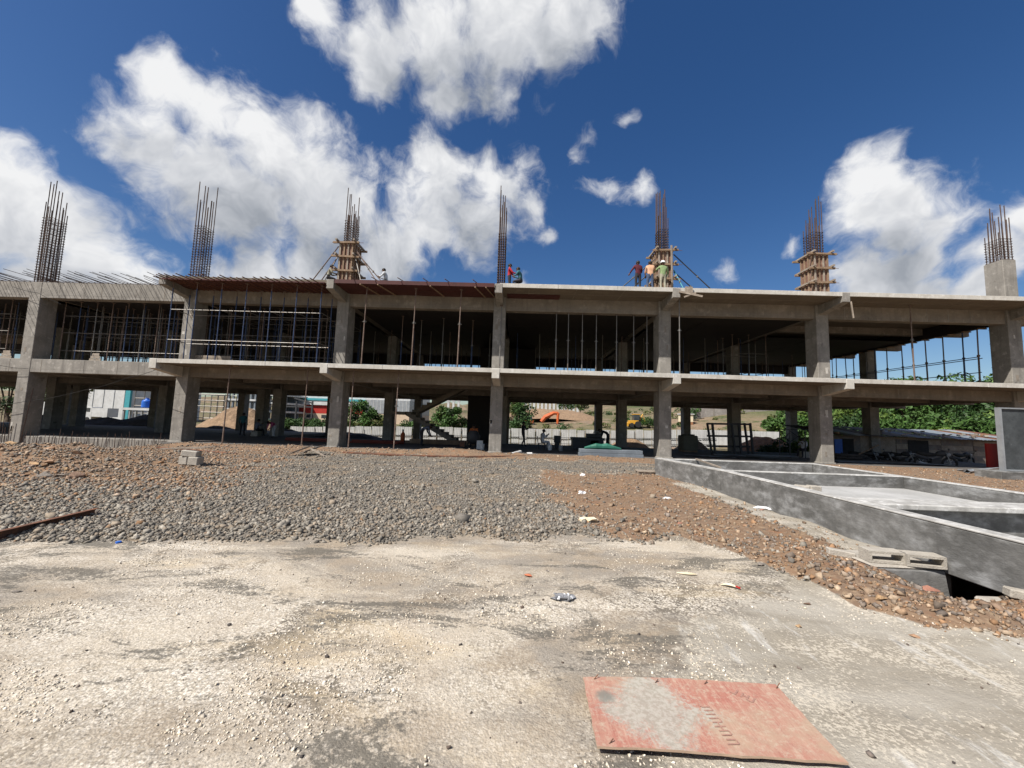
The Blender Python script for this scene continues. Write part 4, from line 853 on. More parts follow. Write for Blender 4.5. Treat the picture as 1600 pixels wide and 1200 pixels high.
leafy('dry_leaf', 1073, 897, .07, .22, -.15, M['cream'], 'pale dry husk lying flat on the dust below the rubble', 'husk', .006)
def crumple(name, px, py, size, m, label, cat, flat=.4, n=26, seed=1):
    p = PZ(px, py, 0); z = gz(p.x, p.y); rr = random.Random(seed); r = empty(name, (p.x, p.y, z), label, cat); mb = MB()
    import bmesh
    bm = bmesh.new(); bmesh.ops.create_icosphere(bm, subdivisions=2, radius=.5)
    vs = []; 
    for v in bm.verts:
        k = 1+rr.uniform(-.38, .38); vs.append((p.x+v.co.x*size[0]*k, p.y+v.co.y*size[1]*k, z+size[2]*.35+v.co.z*size[2]*k))
    mb.add(vs, [[l.vert.index for l in f.loops] for f in bm.faces]); bm.free(); mb.obj('body', m, r); return r
crumple('cement_bag', 1195, 798, (.36, .26, .05), M['paper'], 'flattened white cement bag beside the tank wall', 'bag', seed=3)
r = crumple('paper_litter', 918, 820, (.30, .16, .09), M['cream'], 'crumpled cream paper at the edge of the gravel', 'litter', seed=4)
crumple('paper_litter', 909, 774, (.16, .12, .08), M['paper'], 'small white crumpled paper on the brown rubble', 'litter', seed=5)
crumple('paper_litter', 910, 746, (.16, .12, .08), M['paper'], 'white scrap on the gravel farther up, above the other scrap', 'litter', seed=6)
crumple('paper_litter', 1042, 782, (.20, .10, .07), M['paper'], 'white and black scrap in the middle of the brown rubble', 'litter', seed=7)
crumple('foam_scrap', 1355, 760, (.28, .2, .12), M['paper'], 'white foam scrap on the tank floor', 'scrap', seed=8).location.z += .28
r = crumple('ash_heap', 880, 938, (.22, .11, .05), M['ash'], 'small heap of grey ash with white bits on the dust', 'ash', seed=9)
for k in range(16): 
    a_ = random.uniform(0, 6.28); q = random.uniform(.02, .12); MB().obox(r.location+Vector((cos(a_)*q, .5*sin(a_)*q, .03)), (.03, .02, .012), (random.random(), random.random(), a_)).obj('flake', M['ash' if k % 3 else 'paper'], r)
p = PZ(185, 849, 0); r = empty('bottle_cap', (p.x, p.y, gz(p.x, p.y)), 'small blue plastic cap at the edge of the gravel', 'cap'); MB().lathe((p.x, p.y, gz(p.x, p.y)), [(.03, 0), (.03, .018), (.022, .022)], 14).obj('cap', M['blue_plastic'], r)
# rusty channel on the left
a_, b_ = PZ(-30, 842, .06), PZ(148, 799, .10); r = empty('steel_channel', (a_.x, a_.y, .05), 'rusty steel channel lying on the gravel edge at far left', 'channel'); d = (b_-a_).normalized(); sd = Vector((d.y, -d.x, 0))
MB().bar(a_, b_, .008, .10).obj('web', M['rust_steel'], r); MB().bar(a_+sd*.03+Vector((0, 0, .046)), b_+sd*.03+Vector((0, 0, .046)), .06, .008).obj('flange', M['rust_steel'], r); MB().bar(a_+sd*.03-Vector((0, 0, .046)), b_+sd*.03-Vector((0, 0, .046)), .06, .008).obj('flange', M['rust_steel'], r)
# work stand of blocks and planks
p = PZ(297, 731, .0); z = gz(p.x, p.y); r = empty('block_stand', (p.x, p.y, z), 'rough stand of broken blocks topped with short planks on the brown rubble', 'stand')
for k, (dx, dz, w) in enumerate(((-.13, .13, .26), (.15, .12, .28), (.0, .33, .42))): MB().obox((p.x+dx, p.y, z+dz), (w, .3, .24 if k < 2 else .18), (0, .05*k, .1*k)).obj('block', M['block'], r, bevel=.02)
for k in range(4): MB().bar((p.x-.85+.22*k, p.y-.1+.07*k, z+.45+.012*k), (p.x+.35+.06*k, p.y+.1+.05*k, z+.50+.012*k), .14, .03).obj('plank', M['timber_grey'], r)
# tilted boards before the third column
p = PZ(475, 712, 0); z = gz(p.x, p.y); r = empty('tilted_boards', (p.x, p.y, z), 'pair of pale boards propped up like a tent on the rubble', 'boards')
MB().obox((p.x-.18, p.y, z+.2), (.30, 1.1, .035), (radians(14), radians(-24), -.35)).obj('board', M['timber_grey'], r); MB().obox((p.x+.25, p.y+.05, z+.22), (.45, 1.1, .035), (radians(12), radians(-20), -.35)).obj('board', M['timber_grey'], r); MB().bar((p.x+.4, p.y-.3, z+.3), (p.x+1.1, p.y-.5, z+.03), .10, .03).obj('board', M['timber_grey'], r)
# long rusty pipe on the rubble strip, pvc pipes
pts = [PZ(x, y, .07) for x, y in ((536, 707), (640, 712), (730, 714), (822, 713))]; r = empty('long_pipe', pts[0], 'long dark rusty pipe lying along the rubble strip before the stairs', 'pipe'); MB().path(pts, .05, 7).obj('pipe', M['rust_steel'], r)
pts = [PZ(x, y, .06) for x, y in ((245, 699), (300, 703), (370, 709))]; r = empty('long_pipe', pts[0], 'thin rusty pipe on the rubble behind the block stand', 'pipe'); MB().path(pts, .035, 6).obj('pipe', M['rust_steel'], r)
a_, b_ = PZ(799, 710, .1), PZ(813, 706, .12); r = empty('plastic_pipe', a_, 'short white plastic pipe offcut right of the middle column', 'pipe'); q = MB(); q.tube(a_, b_, .085, 12, cap=False).tube(b_, a_, .075, 12, cap=False); q.obj('pipe', M['white_plastic'], r)
a_, b_ = PZ(823, 709, .08), PZ(831, 709, .08); r = empty('plastic_pipe', a_, 'shorter white plastic pipe piece further right on the rubble', 'pipe'); q = MB(); q.tube(a_, b_, .07, 12, cap=False).tube(b_, a_, .06, 12, cap=False); q.obj('pipe', M['white_plastic'], r)
# pallet at the tank corner
p = PZ(1022, 742, 0); z = gz(p.x, p.y)+.03; r = empty('timber_pallet', (p.x, p.y, z), 'weathered timber pallet piece at the far corner of the tank wall', 'pallet')
for k in range(6): MB().box(p.x-.6+.2*k, p.x-.43+.2*k, p.y-.25, p.y+.25, z+.06, z+.085).obj('slat', M['timber_grey'], r)
for k in range(2): MB().box(p.x-.62, p.x+.6, p.y-.2+.34*k, p.y-.13+.34*k, z-.02, z+.058).obj('bearer', M['timber_grey'], r)
# hollow blocks on the chamber
def hollow_block(c, rot, label):
    r = empty('concrete_block', c, label, 'block', 'blocks on the chamber'); mb = MB(); L_, H_, T_ = .40, .20, .14
    mb.box(-L_/2, L_/2, -T_/2, -T_/2+.03, 0, H_).box(-L_/2, L_/2, T_/2-.03, T_/2, 0, H_)
    for x in (-L_/2, L_/2-.03): mb.box(x, x+.03, -T_/2+.031, T_/2-.031, 0, H_)
    o = mb.obj('shell', M['block']); o.parent = r; r.rotation_euler = rot; return r
hollow_block((4.62, 5.38, .135), (radians(90), 0, radians(-8)), 'hollow concrete block tipped on its side, left of the pair on the chamber')
hollow_block((5.0, 5.27, .135), (radians(90), 0, radians(-12)), 'hollow concrete block tipped on its side, right of the pair on the chamber')
r = empty('concrete_block', (4.30, 5.50, .03), 'solid pale concrete block on the rubble left of the hollow pair', 'block', 'blocks on the chamber'); MB().obox((4.28, 5.52, .07), (.30, .11, .09), (0, .12, -.25)).obj('shell', M['block'], r, bevel=.01)
p = PZ(1592, 929, .08); r = empty('concrete_block', (p.x, p.y, .05), 'long pale concrete block at the right border beside the pit', 'block'); MB().obox((p.x+.12, p.y-.03, .07), (.42, .12, .09), (0, .1, -.35)).obj('shell', M['block'], r, bevel=.012)
# larger rocks lying in the rubble
rock_cols = [(.33,.20,.12),(.25,.16,.11),(.40,.26,.14),(.22,.19,.16),(.34,.16,.11)]
for k, c in enumerate(rock_cols): mat('rock_%d' % k, [c, tuple(x*.7 for x in c), tuple(x*1.25 for x in c)], scale=9, fine=40, fine_amt=.3, bump=.6, bump_scale=30)
def rock(px, py, w, label, k, group=None, flat=.6, seed=0):
    import bmesh
    p = PZ(px, py, 0); z = gz(p.x, p.y); rr = random.Random(seed+px); bm = bmesh.new()
    for q in range(16): bm.verts.new((rr.gauss(0, .5), rr.gauss(0, .36), rr.gauss(0, .32)*flat))
    bmesh.ops.convex_hull(bm, input=bm.verts); 
    for v in list(bm.verts):
        if not v.link_faces: bm.verts.remove(v)
    mx = max(abs(v.co.x) for v in bm.verts); 
    for v in bm.verts: v.co *= w*.5/mx
    zm = min(v.co.z for v in bm.verts)
    for v in bm.verts: v.co.z -= zm*.6
    me_ = bpy.data.meshes.new('rock'); bm.to_mesh(me_); bm.free(); me_.materials.append(M['rock_%d' % k]); o = bpy.data.objects.new('rock', me_); COL.objects.link(o); o.location = (p.x, p.y, z); o.rotation_euler = (0, 0, rr.uniform(-.5, .5)); tag(o, label, 'rock', group); return o
rock(1446, 928, .26, 'large reddish slab of rock below the pit', 4, flat=.5)
rock(1376, 948, .12, 'yellowish rock on the rubble edge beside the dust', 2); rock(1250, 872, .13, 'pale brown rock near the solid block', 0)
rock(1110, 832, .12, 'orange brown rock at the lower edge of the rubble', 2); rock(1088, 812, .15, 'tan boulder in the middle of the rubble', 0); rock(1187, 884, .14, 'flat grey stone at the dust edge of the rubble', 3, flat=.4); rock(1248, 979, .07, 'small lone orange stone on the grey slurry', 2); rock(1430, 995, .07, 'small lone brown stone on the grey slurry near the rubble', 0)
rock(24, 925, .10, 'dark stone alone on the pale dust at the left border', 3); rock(1262, 943, .09, 'grey brown stone in the dust below the rubble', 1); rock(855, 893, .05, 'small dark stone on the dust beside the orange shard', 3)
for k in range(26):
    px_ = random.choice((random.uniform(1000, 1200), random.uniform(1180, 1420), random.uniform(1380, 1590))); 
    t = (px_-1000)/600; py_ = 800+t*140+random.uniform(-45, 25)
    q = PZ(px_, py_, 0)
    if in_tank(np.array([q.x]), np.array([q.y]))[0] or q.y < edge_y(np.array([q.x]))[0]+.1: continue
    rock(px_, py_, random.uniform(.05, .10), 'brown broken stone in the rubble strip beside the tank wall', k % 5, 'stones in the right rubble strip', seed=k)
for k in range(30):
    px_ = random.uniform(5, 130); py_ = 705+random.uniform(0, 45); rock(px_, py_, random.uniform(.15, .38), 'brown broken stone in the low heap at the left border', k % 4, 'stones in the left heap', seed=100+k)

# ================================================================== foliage
def leaf_mesh(name, centers, rad, n, size, mats, parent, squash=.8, seed=0):
    rg = np.random.default_rng(seed); k = rg.integers(0, len(centers), n); d = rg.normal(size=(n, 3)); d /= np.linalg.norm(d, axis=1)[:, None]; rr = rad[k]*(.55+.5*rg.random(n))
    c = centers[k]+d*rr[:, None]*np.array([1, 1, squash]); a = rg.normal(size=(n, 3)); a /= np.linalg.norm(a, axis=1)[:, None]; a = a*.7+d*.2
    b = np.cross(a, rg.normal(size=(n, 3))); b /= np.linalg.norm(b, axis=1)[:, None]; a /= np.linalg.norm(a, axis=1)[:, None]; s = size*(.6+.8*rg.random(n))[:, None]
    V = np.stack([c-a*s, c+b*s*.45, c+a*s, c-b*s*.45], 1).reshape(-1, 3); o_ = wloc(parent); V = V-np.array(o_)
    Fq = np.arange(4*n).reshape(-1, 4); me_ = bpy.data.meshes.new(name); me_.vertices.add(4*n); me_.vertices.foreach_set('co', V.reshape(-1)); me_.loops.add(4*n); me_.loops.foreach_set('vertex_index', Fq.reshape(-1)); me_.polygons.add(n); me_.polygons.foreach_set('loop_start', np.arange(0, 4*n, 4)); me_.polygons.foreach_set('loop_total', np.full(n, 4))
    for m in mats: me_.materials.append(m)
    mi = (k*7 % 10 < 4).astype(int)*0; mi = np.where(rg.random(len(centers)) < .35, 1, 0)[k] if len(mats) > 1 else mi; me_.polygons.foreach_set('material_index', mi.astype(np.int32)); me_.update(calc_edges=True)
    o = bpy.data.objects.new(name, me_); COL.objects.link(o); o.parent = parent; return o
def tree(x, y, h, r, label, name='tree', mats=('leaf_mid', 'leaf_light'), n=2600, leaf=.22, low=.25, seed=0, cat='tree', group=None, z=None):
    z = gz(x, y) if z is None else z; root = empty(name, (x, y, z), label, cat, group); rg = np.random.default_rng(seed+int(abs(x)*7)+int(y))
    mb = MB(); th = h*(low+.18); pts = [(x+rg.normal()*.03*i*h/6, y, z+th*i/4) for i in range(5)]; mb.path(pts, [.035*h, .03*h, .026*h, .022*h, .016*h], 7)
    m = 16; cs = []; rs = []
    for i in range(m):
        u = rg.random(); ang = rg.random()*6.28; hz = low+(1-low)*(.18+.72*u); w = r*sin(pi*min(.95, .22+.72*u))**.7; q = sqrt(rg.random())
        cs.append((x+cos(ang)*w*q*.8, y+sin(ang)*w*q*.8, z+h*hz)); rs.append(r*rg.uniform(.26, .42))
        if i % 3 == 0: mb.path([pts[3], ((pts[3][0]+cs[-1][0])/2, (pts[3][1]+cs[-1][1])/2, (pts[3][2]+cs[-1][2])/2+.05*h), cs[-1]], [.014*h, .010*h, .004*h], 5)
    mb.obj('trunk', M['bark'], root); leaf_mesh('crown', np.array(cs), np.array(rs), n, leaf, [M[a] for a in mats], root, seed=seed+3); return root
def bush(x, y, h, r, label, mats=('leaf_mid', 'leaf_olive'), n=1200, leaf=.14, seed=0, group=None, z=None):
    z = gz(x, y) if z is None else z; root = empty('bush', (x, y, z), label, 'bush', group); rg = np.random.default_rng(seed+int(abs(x)*5)+int(y)); cs = []; rs = []; mb = MB()
    for i in range(10):
        a = rg.random()*6.28; q = sqrt(rg.random())*r*.75; hh = h*rg.uniform(.3, .75); cs.append((x+cos(a)*q, y+sin(a)*q, z+hh)); rs.append(h*rg.uniform(.22, .34)); mb.path([(x+cos(a)*q*.3, y+sin(a)*q*.3, z-.1), cs[-1]], [.03, .012], 5)
    mb.obj('stem', M['bark'], root); leaf_mesh('foliage', np.array(cs), np.array(rs), n, leaf, [M[a] for a in mats], root, seed=seed); return root
# wooded bank behind the shacks
tl = ['leafy tree rising behind the shacks, beside the sixth column', 'broad tree above the parked motorbikes', 'dense dark tree above the shack roof', 'bright green tree left of the tall dark panel', 'tall tree behind the dark panel', 'tree crown showing over the shacks beside the second row column', 'low tree left of the sixth column by the grey wall', 'round tree at the end of the grey stone wall', 'tree crown seen through the upper right opening', 'taller tree crown behind the upper right props', 'tree at the end of the upper right opening']
for k, (px_, Y, h, r) in enumerate(((1335, 44, 5.2, 3.6), (1385, 43, 5.0, 3.4), (1440, 42, 5.2, 3.6), (1500, 41, 5.6, 3.6), (1560, 40, 5.6, 3.5), (1350, 52, 6.4, 4.0), (1262, 50, 5.2, 3.4), (1235, 58, 5.6, 3.6), (1420, 56, 8.0, 4.6), (1500, 54, 8.6, 5.0), (1575, 53, 8.8, 5.0))):
    p = PY(px_, 690, Y); tree(p.x, Y, h, r, tl[k], n=4200, leaf=.20 if Y < 50 else .26, mats=('leaf_mid', 'leaf_light') if k % 3 else ('leaf_dark', 'leaf_mid'), low=.08, seed=k, group='trees on the bank behind the shacks')
for k in range(9):
    px_ = 1225+k*45; p = PY(px_, 690, 37.5); bush(p.x, 37.5+random.uniform(-1, 1.5), 2.9, 2.0, 'thick shrub right behind the shacks, %s counted from the sixth column' % ORD[k], n=2000, leaf=.15, seed=k, mats=('leaf_mid', 'leaf_light') if k % 2 else ('leaf_dark', 'leaf_mid'), group='shrubs behind the shacks')
rg_ = np.random.default_rng(77); nC = 150; cy_ = rg_.uniform(58, 84, nC); cx_ = cy_*rg_.uniform(.70, 1.35, nC); cz_ = np.array([gz(a_, b_) for a_, b_ in zip(cx_, cy_)])+rg_.uniform(.6, 4.5, nC)
tlr = empty('treeline', (50, 70, 3)); tag(tlr, 'dense green wood filling the slope behind the shacks', 'wood', kind='stuff'); leaf_mesh('foliage', np.stack([cx_, cy_, cz_], -1), rg_.uniform(1.3, 2.6, nC), 26000, .32, [M['leaf_dark'], M['leaf_mid']], tlr, seed=5)
for o_ in tlr.children: o_.location = -tlr.location+wloc(tlr)
rg_ = np.random.default_rng(78); nC = 260; cy_ = rg_.uniform(62, 150, nC); cx_ = cy_*rg_.uniform(-.35, .66, nC); cz_ = np.array([gz(a_, b_) for a_, b_ in zip(cx_, cy_)])+rg_.uniform(.1, .7, nC)
scr = empty('scrub', (10, 90, 2)); tag(scr, 'patchy dry scrub over the bare slope beyond the fence', 'scrub', kind='stuff'); leaf_mesh('foliage', np.stack([cx_, cy_, cz_], -1), rg_.uniform(.4, 1.3, nC), 20000, .22, [M['leaf_olive'], M['leaf_dark']], scr, squash=.6, seed=6)
# trees seen under the building
for k, (px_, Y, h, r, lab) in enumerate(((562, 66, 5.6, 3.0, 'round bushy tree right of the third column'), (585, 64, 3.8, 2.4, 'low yellowish tree beside the bushy tree'), (706, 62, 5.2, 2.4, 'slender tree behind the staircase'), (690, 72, 4.6, 2.6, 'tree behind the stair flights'), (812, 64, 6.0, 3.2, 'dark tree right of the middle column'), (795, 80, 7, 3.4, 'tree half hidden by the middle column'), (884, 118, 6.5, 3.2, 'distant tree above the excavator hill'), (906, 122, 7, 3.2, 'distant dark tree near the ninth white pillar'), (10, 52, 9, 4, 'tree left of the corner column'), (82, 50, 8, 3.2, 'tree just right of the corner column'))):
    p = PY(px_, 668, Y); tree(p.x, Y, h, r, lab, n=3000, leaf=.2, mats=('leaf_dark', 'leaf_mid') if k % 2 == 0 else ('leaf_mid', 'leaf_olive'), low=.1, seed=40+k)
BUSHL = ['right of the pink shirted worker', 'before the portal frame', 'under the red factory wall', 'left of the third column', 'touching the third column', 'left of the dark second row column', 'left of the stooping worker', 'above the stooping worker', 'under the stair landing', 'right of the yellow loader', 'half behind the fifth column', 'below the round bushy tree', 'beside the site cabin', 'right of the site cabin', 'behind the dark stair core', 'right of the third column']
for k in range(16):
    px_ = (440, 458, 476, 492, 508, 425, 640, 660, 676, 1000, 1025, 560, 1075, 1090, 740, 545)[k]; Y = 58+random.uniform(0, 12) if px_ < 800 else 84+random.uniform(0, 10); p = PY(px_, 668, Y); bush(p.x, Y, 2.7, 2.6, 'low green bush beyond the white sheet fence, ' + BUSHL[k], n=1300, leaf=.16, seed=60+k, mats=('leaf_mid', 'leaf_olive') if k % 2 else ('leaf_dark', 'leaf_mid'), group='bushes beyond the fence')

# ================================================================== sheet metal fence beyond the building
fn = empty('sheet_fence', PY(800, 690, 47.5), 'long fence of white corrugated sheets beyond the ground floor', 'fence')
xa, xb = PY(452, 690, 47.5).x, PY(1118, 690, 47.5).x; k = 0; x = xa
pan = MB(); n = 9
for i in range(n):
    x0_ = .90*i/n; x1_ = .90*(i+1)/n; d_ = .02 if i % 2 else 0; pan.add([(x0_, d_, 0), (x1_, d_, 0), (x1_, d_, 2.0), (x0_, d_, 2.0), (x0_, d_+.004, 0), (x1_, d_+.004, 0), (x1_, d_+.004, 2.0), (x0_, d_+.004, 2.0)], [(0, 1, 2, 3), (5, 4, 7, 6)])
    if i: pan.add([(x0_, 0, 0), (x0_, .02, 0), (x0_, .02, 2), (x0_, 0, 2)], [(0, 1, 2, 3)])
po = pan.obj('sheet_panel', M['white_metal']); pme = po.data; bpy.data.objects.remove(po)
gap = lambda x: (PY(725, 690, 47.5).x < x < PY(775, 690, 47.5).x)
while x < xb:
    zt = np.interp(x, [xa, PY(700, 0, 47.5).x, PY(900, 0, 47.5).x, xb], [.30, .78, .95, 1.45])
    if not gap(x): o = link('sheet_panel', pme, fn, Vector((x, 47.5+random.uniform(-.03, .03), zt-2.0+random.uniform(-.06, .06)))-wloc(fn)); o.rotation_euler = (0, random.uniform(-.015, .015), 0)
    x += .97
for z_ in (.35, 1.05): 
    pts = [(xx, 47.42, np.interp(xx, [xa, -8, 7, xb], [.30, .78, .95, 1.45])-2.0+z_) for xx in np.linspace(xa, xb, 8)]; MB().path(pts, .035, 5).obj('rail', M['dark_metal'], fn)
for xx in np.arange(xa, xb, 2.9): MB().tube((xx, 47.4, -1.6), (xx, 47.4, np.interp(xx, [xa, -8, 7, xb], [.30, .78, .95, 1.45])-.1), .03, 6).obj('post', M['dark_metal'], fn)

# ================================================================== far buildings
def shed(px0, px1, py_top, Y, label, cat='building', depth=20, zb=-1.4, wall='white_metal'):
    a_, b_ = PY(px0, py_top, Y), PY(px1, py_top, Y); r = empty('shed', ((a_.x+b_.x)/2, Y, zb), label, cat); return a_, b_, r
a_, b_, r = shed(60, 206, 596, 88, 'tall pale grey factory block seen far left through the ground floor')
MB().box(a_.x, b_.x, 88, 108, -1.4, 11).obj('wall', M['white_metal'], r); MB().box(b_.x-1.0, b_.x+.1, 87.9, 88.4, -1.4, 11).obj('corner_trim', M['teal_paint'], r)
for k in range(9): xx = a_.x+(b_.x-a_.x)*(k+.5)/9; MB().box(xx-.04, xx+.04, 87.93, 87.995, -1.4, 11).obj('panel_joint', M['grey_metal'], r)
MB().box(a_.x-.5, b_.x+.5, 87.5, 108.5, 11, 11.8).obj('roof', M['grey_metal'], r)
# delivery truck in front of it
p = PY(158, 646, 72); r = empty('truck', (p.x, 72, -1.2), 'small white truck parked before the grey factory block', 'truck')
def P3(px_, py_, Y): return PY(px_, py_, Y)
q0, q1 = PY(140, 655, 72), PY(176, 655, 72); zt = PY(158, 638, 72).z
MB().prism([(q0.x, q0.z), (q0.x+1.3, q0.z), (q0.x+1.3, zt+.2), (q0.x+.35, zt+.2), (q0.x, zt-.6)], 1, 71, 72.8).obj('cab', M['white_metal'], r, bevel=.05, recalc=True); MB().box(q0.x+1.4, q1.x, 70.9, 72.9, q0.z+.5, zt+.05).obj('cargo_box', M['white_metal'], r)
MB().box(q0.x+.3, q0.x+.95, 70.96, 70.99, zt-.65, zt).obj('side_window', M['glass_dark'], r)
for xx in (q0.x+.6, q1.x-.8): MB().tube((xx, 70.95, q0.z), (xx, 71.25, q0.z), .42, 14).obj('wheel', M['black_rubber'], r)
# storage yard racks with blue tanks
def pipe_frame(px0, px1, py0, py1, Y, nx_, nz_, label, m='prop_galv', rad=.07, depth=3):
    a_, b_ = PY(px0, py1, Y), PY(px1, py0, Y); r = empty('pipe_rack', ((a_.x+b_.x)/2, Y, a_.z), label, 'rack')
    for i in range(nx_+1):
        xx = a_.x+(b_.x-a_.x)*i/nx_
        for yy in (Y, Y+depth): MB().tube((xx, yy, a_.z-1.5), (xx, yy, b_.z), rad, 6).obj('post', M[m], r)
    for j in range(nz_):
        zz = a_.z+(b_.z-a_.z)*(j+1)/nz_
        for yy in (Y, Y+depth): MB().tube((a_.x, yy, zz), (b_.x, yy, zz), rad, 6).obj('rail', M[m], r)
        MB().box(a_.x+.1, b_.x-.1, Y+.1, Y+depth-.1, zz-.05, zz-.01).obj('shelf', M['white_metal' if j % 2 else 'grey_metal'], r)
    return r
pipe_frame(207, 270, 612, 657, 66, 4, 4, 'open steel storage rack with pale decks behind the blue tanks'); pipe_frame(306, 352, 617, 662, 70, 4, 5, 'steel storage rack right of the second front column')
for k, px_ in enumerate((229, 244)):
    p = PY(px_, 637, 60); r = empty('water_tank', (p.x, 60, p.z), ('left' if k == 0 else 'right') + ' one of two blue plastic water tanks on the yard rack', 'tank', 'blue water tanks'); rad = .66
    prof = [(rad*.96, 0), (rad, .1)]+[(rad*(1.0 if j % 2 else .96), .1+.12*j) for j in range(1, 8)]+[(rad*.8, 1.12), (rad*.35, 1.28), (rad*.35, 1.38)]; MB().lathe((p.x, 60, p.z), prof, 18).obj('body', M['blue_plastic'], r, smooth=True); MB().lathe((p.x, 60, p.z+1.38), [(.26, 0), (.24, .08)], 14).obj('lid', M['blue_plastic'], r)
a_, b_ = PY(190, 640, 59), PY(270, 640, 59); r = empty('yard_platform', ((a_.x+b_.x)/2, 60.5, a_.z-2), 'pale platform carrying the blue water tanks', 'platform'); MB().box(a_.x, b_.x, 59, 62.5, a_.z-.02, a_.z+.32).obj('deck', M['white_metal'], r)
for k in range(9): xx = a_.x+.2+(b_.x-a_.x-.4)*k/8; MB().box(xx-.1, xx+.1, 59.1, 59.35, a_.z-2.4, a_.z-.03).obj('leg', M['grey_metal'], r)
a_, b_ = PY(198, 660, 56), PY(262, 660, 56); r = empty('sheet_pile', ((a_.x+b_.x)/2, 56, -1), 'pale tarpaulin covered stack below the yard platform', 'stack'); MB().prism([(a_.x, a_.z-1.0), (b_.x, a_.z-1.2), (b_.x-.8, a_.z+.2), (a_.x+2.2, a_.z+.45), (a_.x+.4, a_.z+.1)], 1, 55, 57.5).obj('cover', M['white_plastic'], r, recalc=True)
# unfinished deck building
def deck_block(px0, px1, Y, zs, label):
    a_, b_ = PY(px0, 640, Y), PY(px1, 640, Y); r = empty('deck_building', ((a_.x+b_.x)/2, Y, -1.4), label, 'building')
    for z_ in zs: MB().box(a_.x, b_.x, Y, Y+14, z_, z_+.55).obj('floor_deck', M['white_metal'], r)
    n = 7
    for i in range(n): xx = a_.x+.4+(b_.x-a_.x-.8)*i/(n-1); MB().box(xx-.22, xx+.22, Y+.3, Y+.8, -1.4, zs[-1]+.4).obj('column', M['sheet_blue_grey'], r)
    MB().box(a_.x+1, b_.x-1, Y+9, Y+9.4, -1.4, zs[-1]).obj('back_wall', M['sheet_blue_grey'], r); return r
deck_block(352, 398, 118, (2.6, 5.4, 8.2), 'open decked frame building beyond the soil mound'); deck_block(404, 446, 122, (-.2, 2.2, 4.8, 7.4), 'open decked frame building right of the soil mound')
# steel portal frames between the decks and the red factory
r = empty('portal_frame', (PY(465, 650, 104).x, 104, -1), 'dark steel portal frame skeleton before the red factory', 'frame')
for px_ in (410, 430, 462, 487): xx = PY(px_, 640, 104).x; MB().box(xx-.17, xx+.17, 104, 104.35, -1.4, PY(px_, 627, 104).z).obj('column', M['dark_metal'], r)
for (pa, pb) in (((405, 622), (448, 630)), ((460, 622), (488, 630)), ((408, 634), (488, 636))): MB().bar(PY(*pa, 104.2), PY(*pb, 104.2), .25, .35).obj('rafter', M['dark_metal'], r)
# red and white factory
Y = 134; A = lambda px_, py_: PY(px_, py_, Y); r = empty('factory', (A(540, 650).x, Y, -1), 'long factory with red wall, teal eave and grey cladding', 'building')
x0_, x1_, x2_ = A(466, 640).x, A(571, 640).x, A(640, 640).x
MB().box(x0_, x1_, Y, Y+30, A(500, 646).z, A(500, 633).z).obj('red_wall', M['red_paint'], r); MB().box(x0_, x1_, Y, Y+30, A(500, 654).z-4, A(500, 646).z-.02).obj('plinth_wall', M['cream_wall'], r)
MB().box(x0_-.5, x1_, Y-.6, Y+30, A(500, 633).z+.02, A(500, 626).z).obj('fascia', M['white_metal'], r); MB().box(x0_-.5, x1_, Y-.8, Y+30, A(500, 626).z+.02, A(500, 622.5).z).obj('eave', M['teal_paint'], r); MB().box(x0_-.5, x2_, Y+.2, Y+30, A(500, 622.5).z+.03, A(500, 612).z).obj('roof', M['white_metal'], r)
MB().box(x1_+.01, x2_, Y-.3, Y+30, A(590, 646).z, A(590, 624).z-.2).obj('cladding', M['grey_metal'], r); MB().box(x1_+.01, x2_, Y-.2, Y+30, A(590, 650).z-4, A(590, 646).z-.02).obj('plinth_wall', M['cream_wall'], r)
for k in range(12): xx = x1_+.2+(x2_-x1_)*k/12; MB().box(xx, xx+.12, Y-.36, Y-.305, A(590, 646).z, A(590, 624).z-.2).obj('cladding_rib', M['white_metal'], r)
for k in range(4): xx = x0_+3+k*5; MB().box(xx, xx+2.2, Y-.06, Y-.005, A(500, 653).z, A(500, 648).z).obj('window', M['glass_dark'], r)
# row of white pillars on the ridge
r0 = None
for k in range(17):
    px_ = (700, 708, 716)[k] if k < 3 else 822+(k-3)*6.2; Y = 165; p = PY(px_, 640, Y); q = PY(px_, 632, Y); o = empty('white_pillar', (p.x, Y, p.z), '%s white pillar from the left in the row on the ridge above the excavator' % ORD[k-3] if k >= 3 else '%s of three white pillars on the ridge seen over the stairs' % ORD[k], 'pillar', 'white pillars on the ridge')
    MB().box(p.x-.42, p.x+.42, Y, Y+.8, p.z-1.5, q.z+1.2).obj('shaft', M['white_metal'], o); MB().box(p.x-.75, p.x+.75, Y-.1, Y+.9, q.z+1.2, q.z+1.9).obj('cap', M['white_metal'], o)
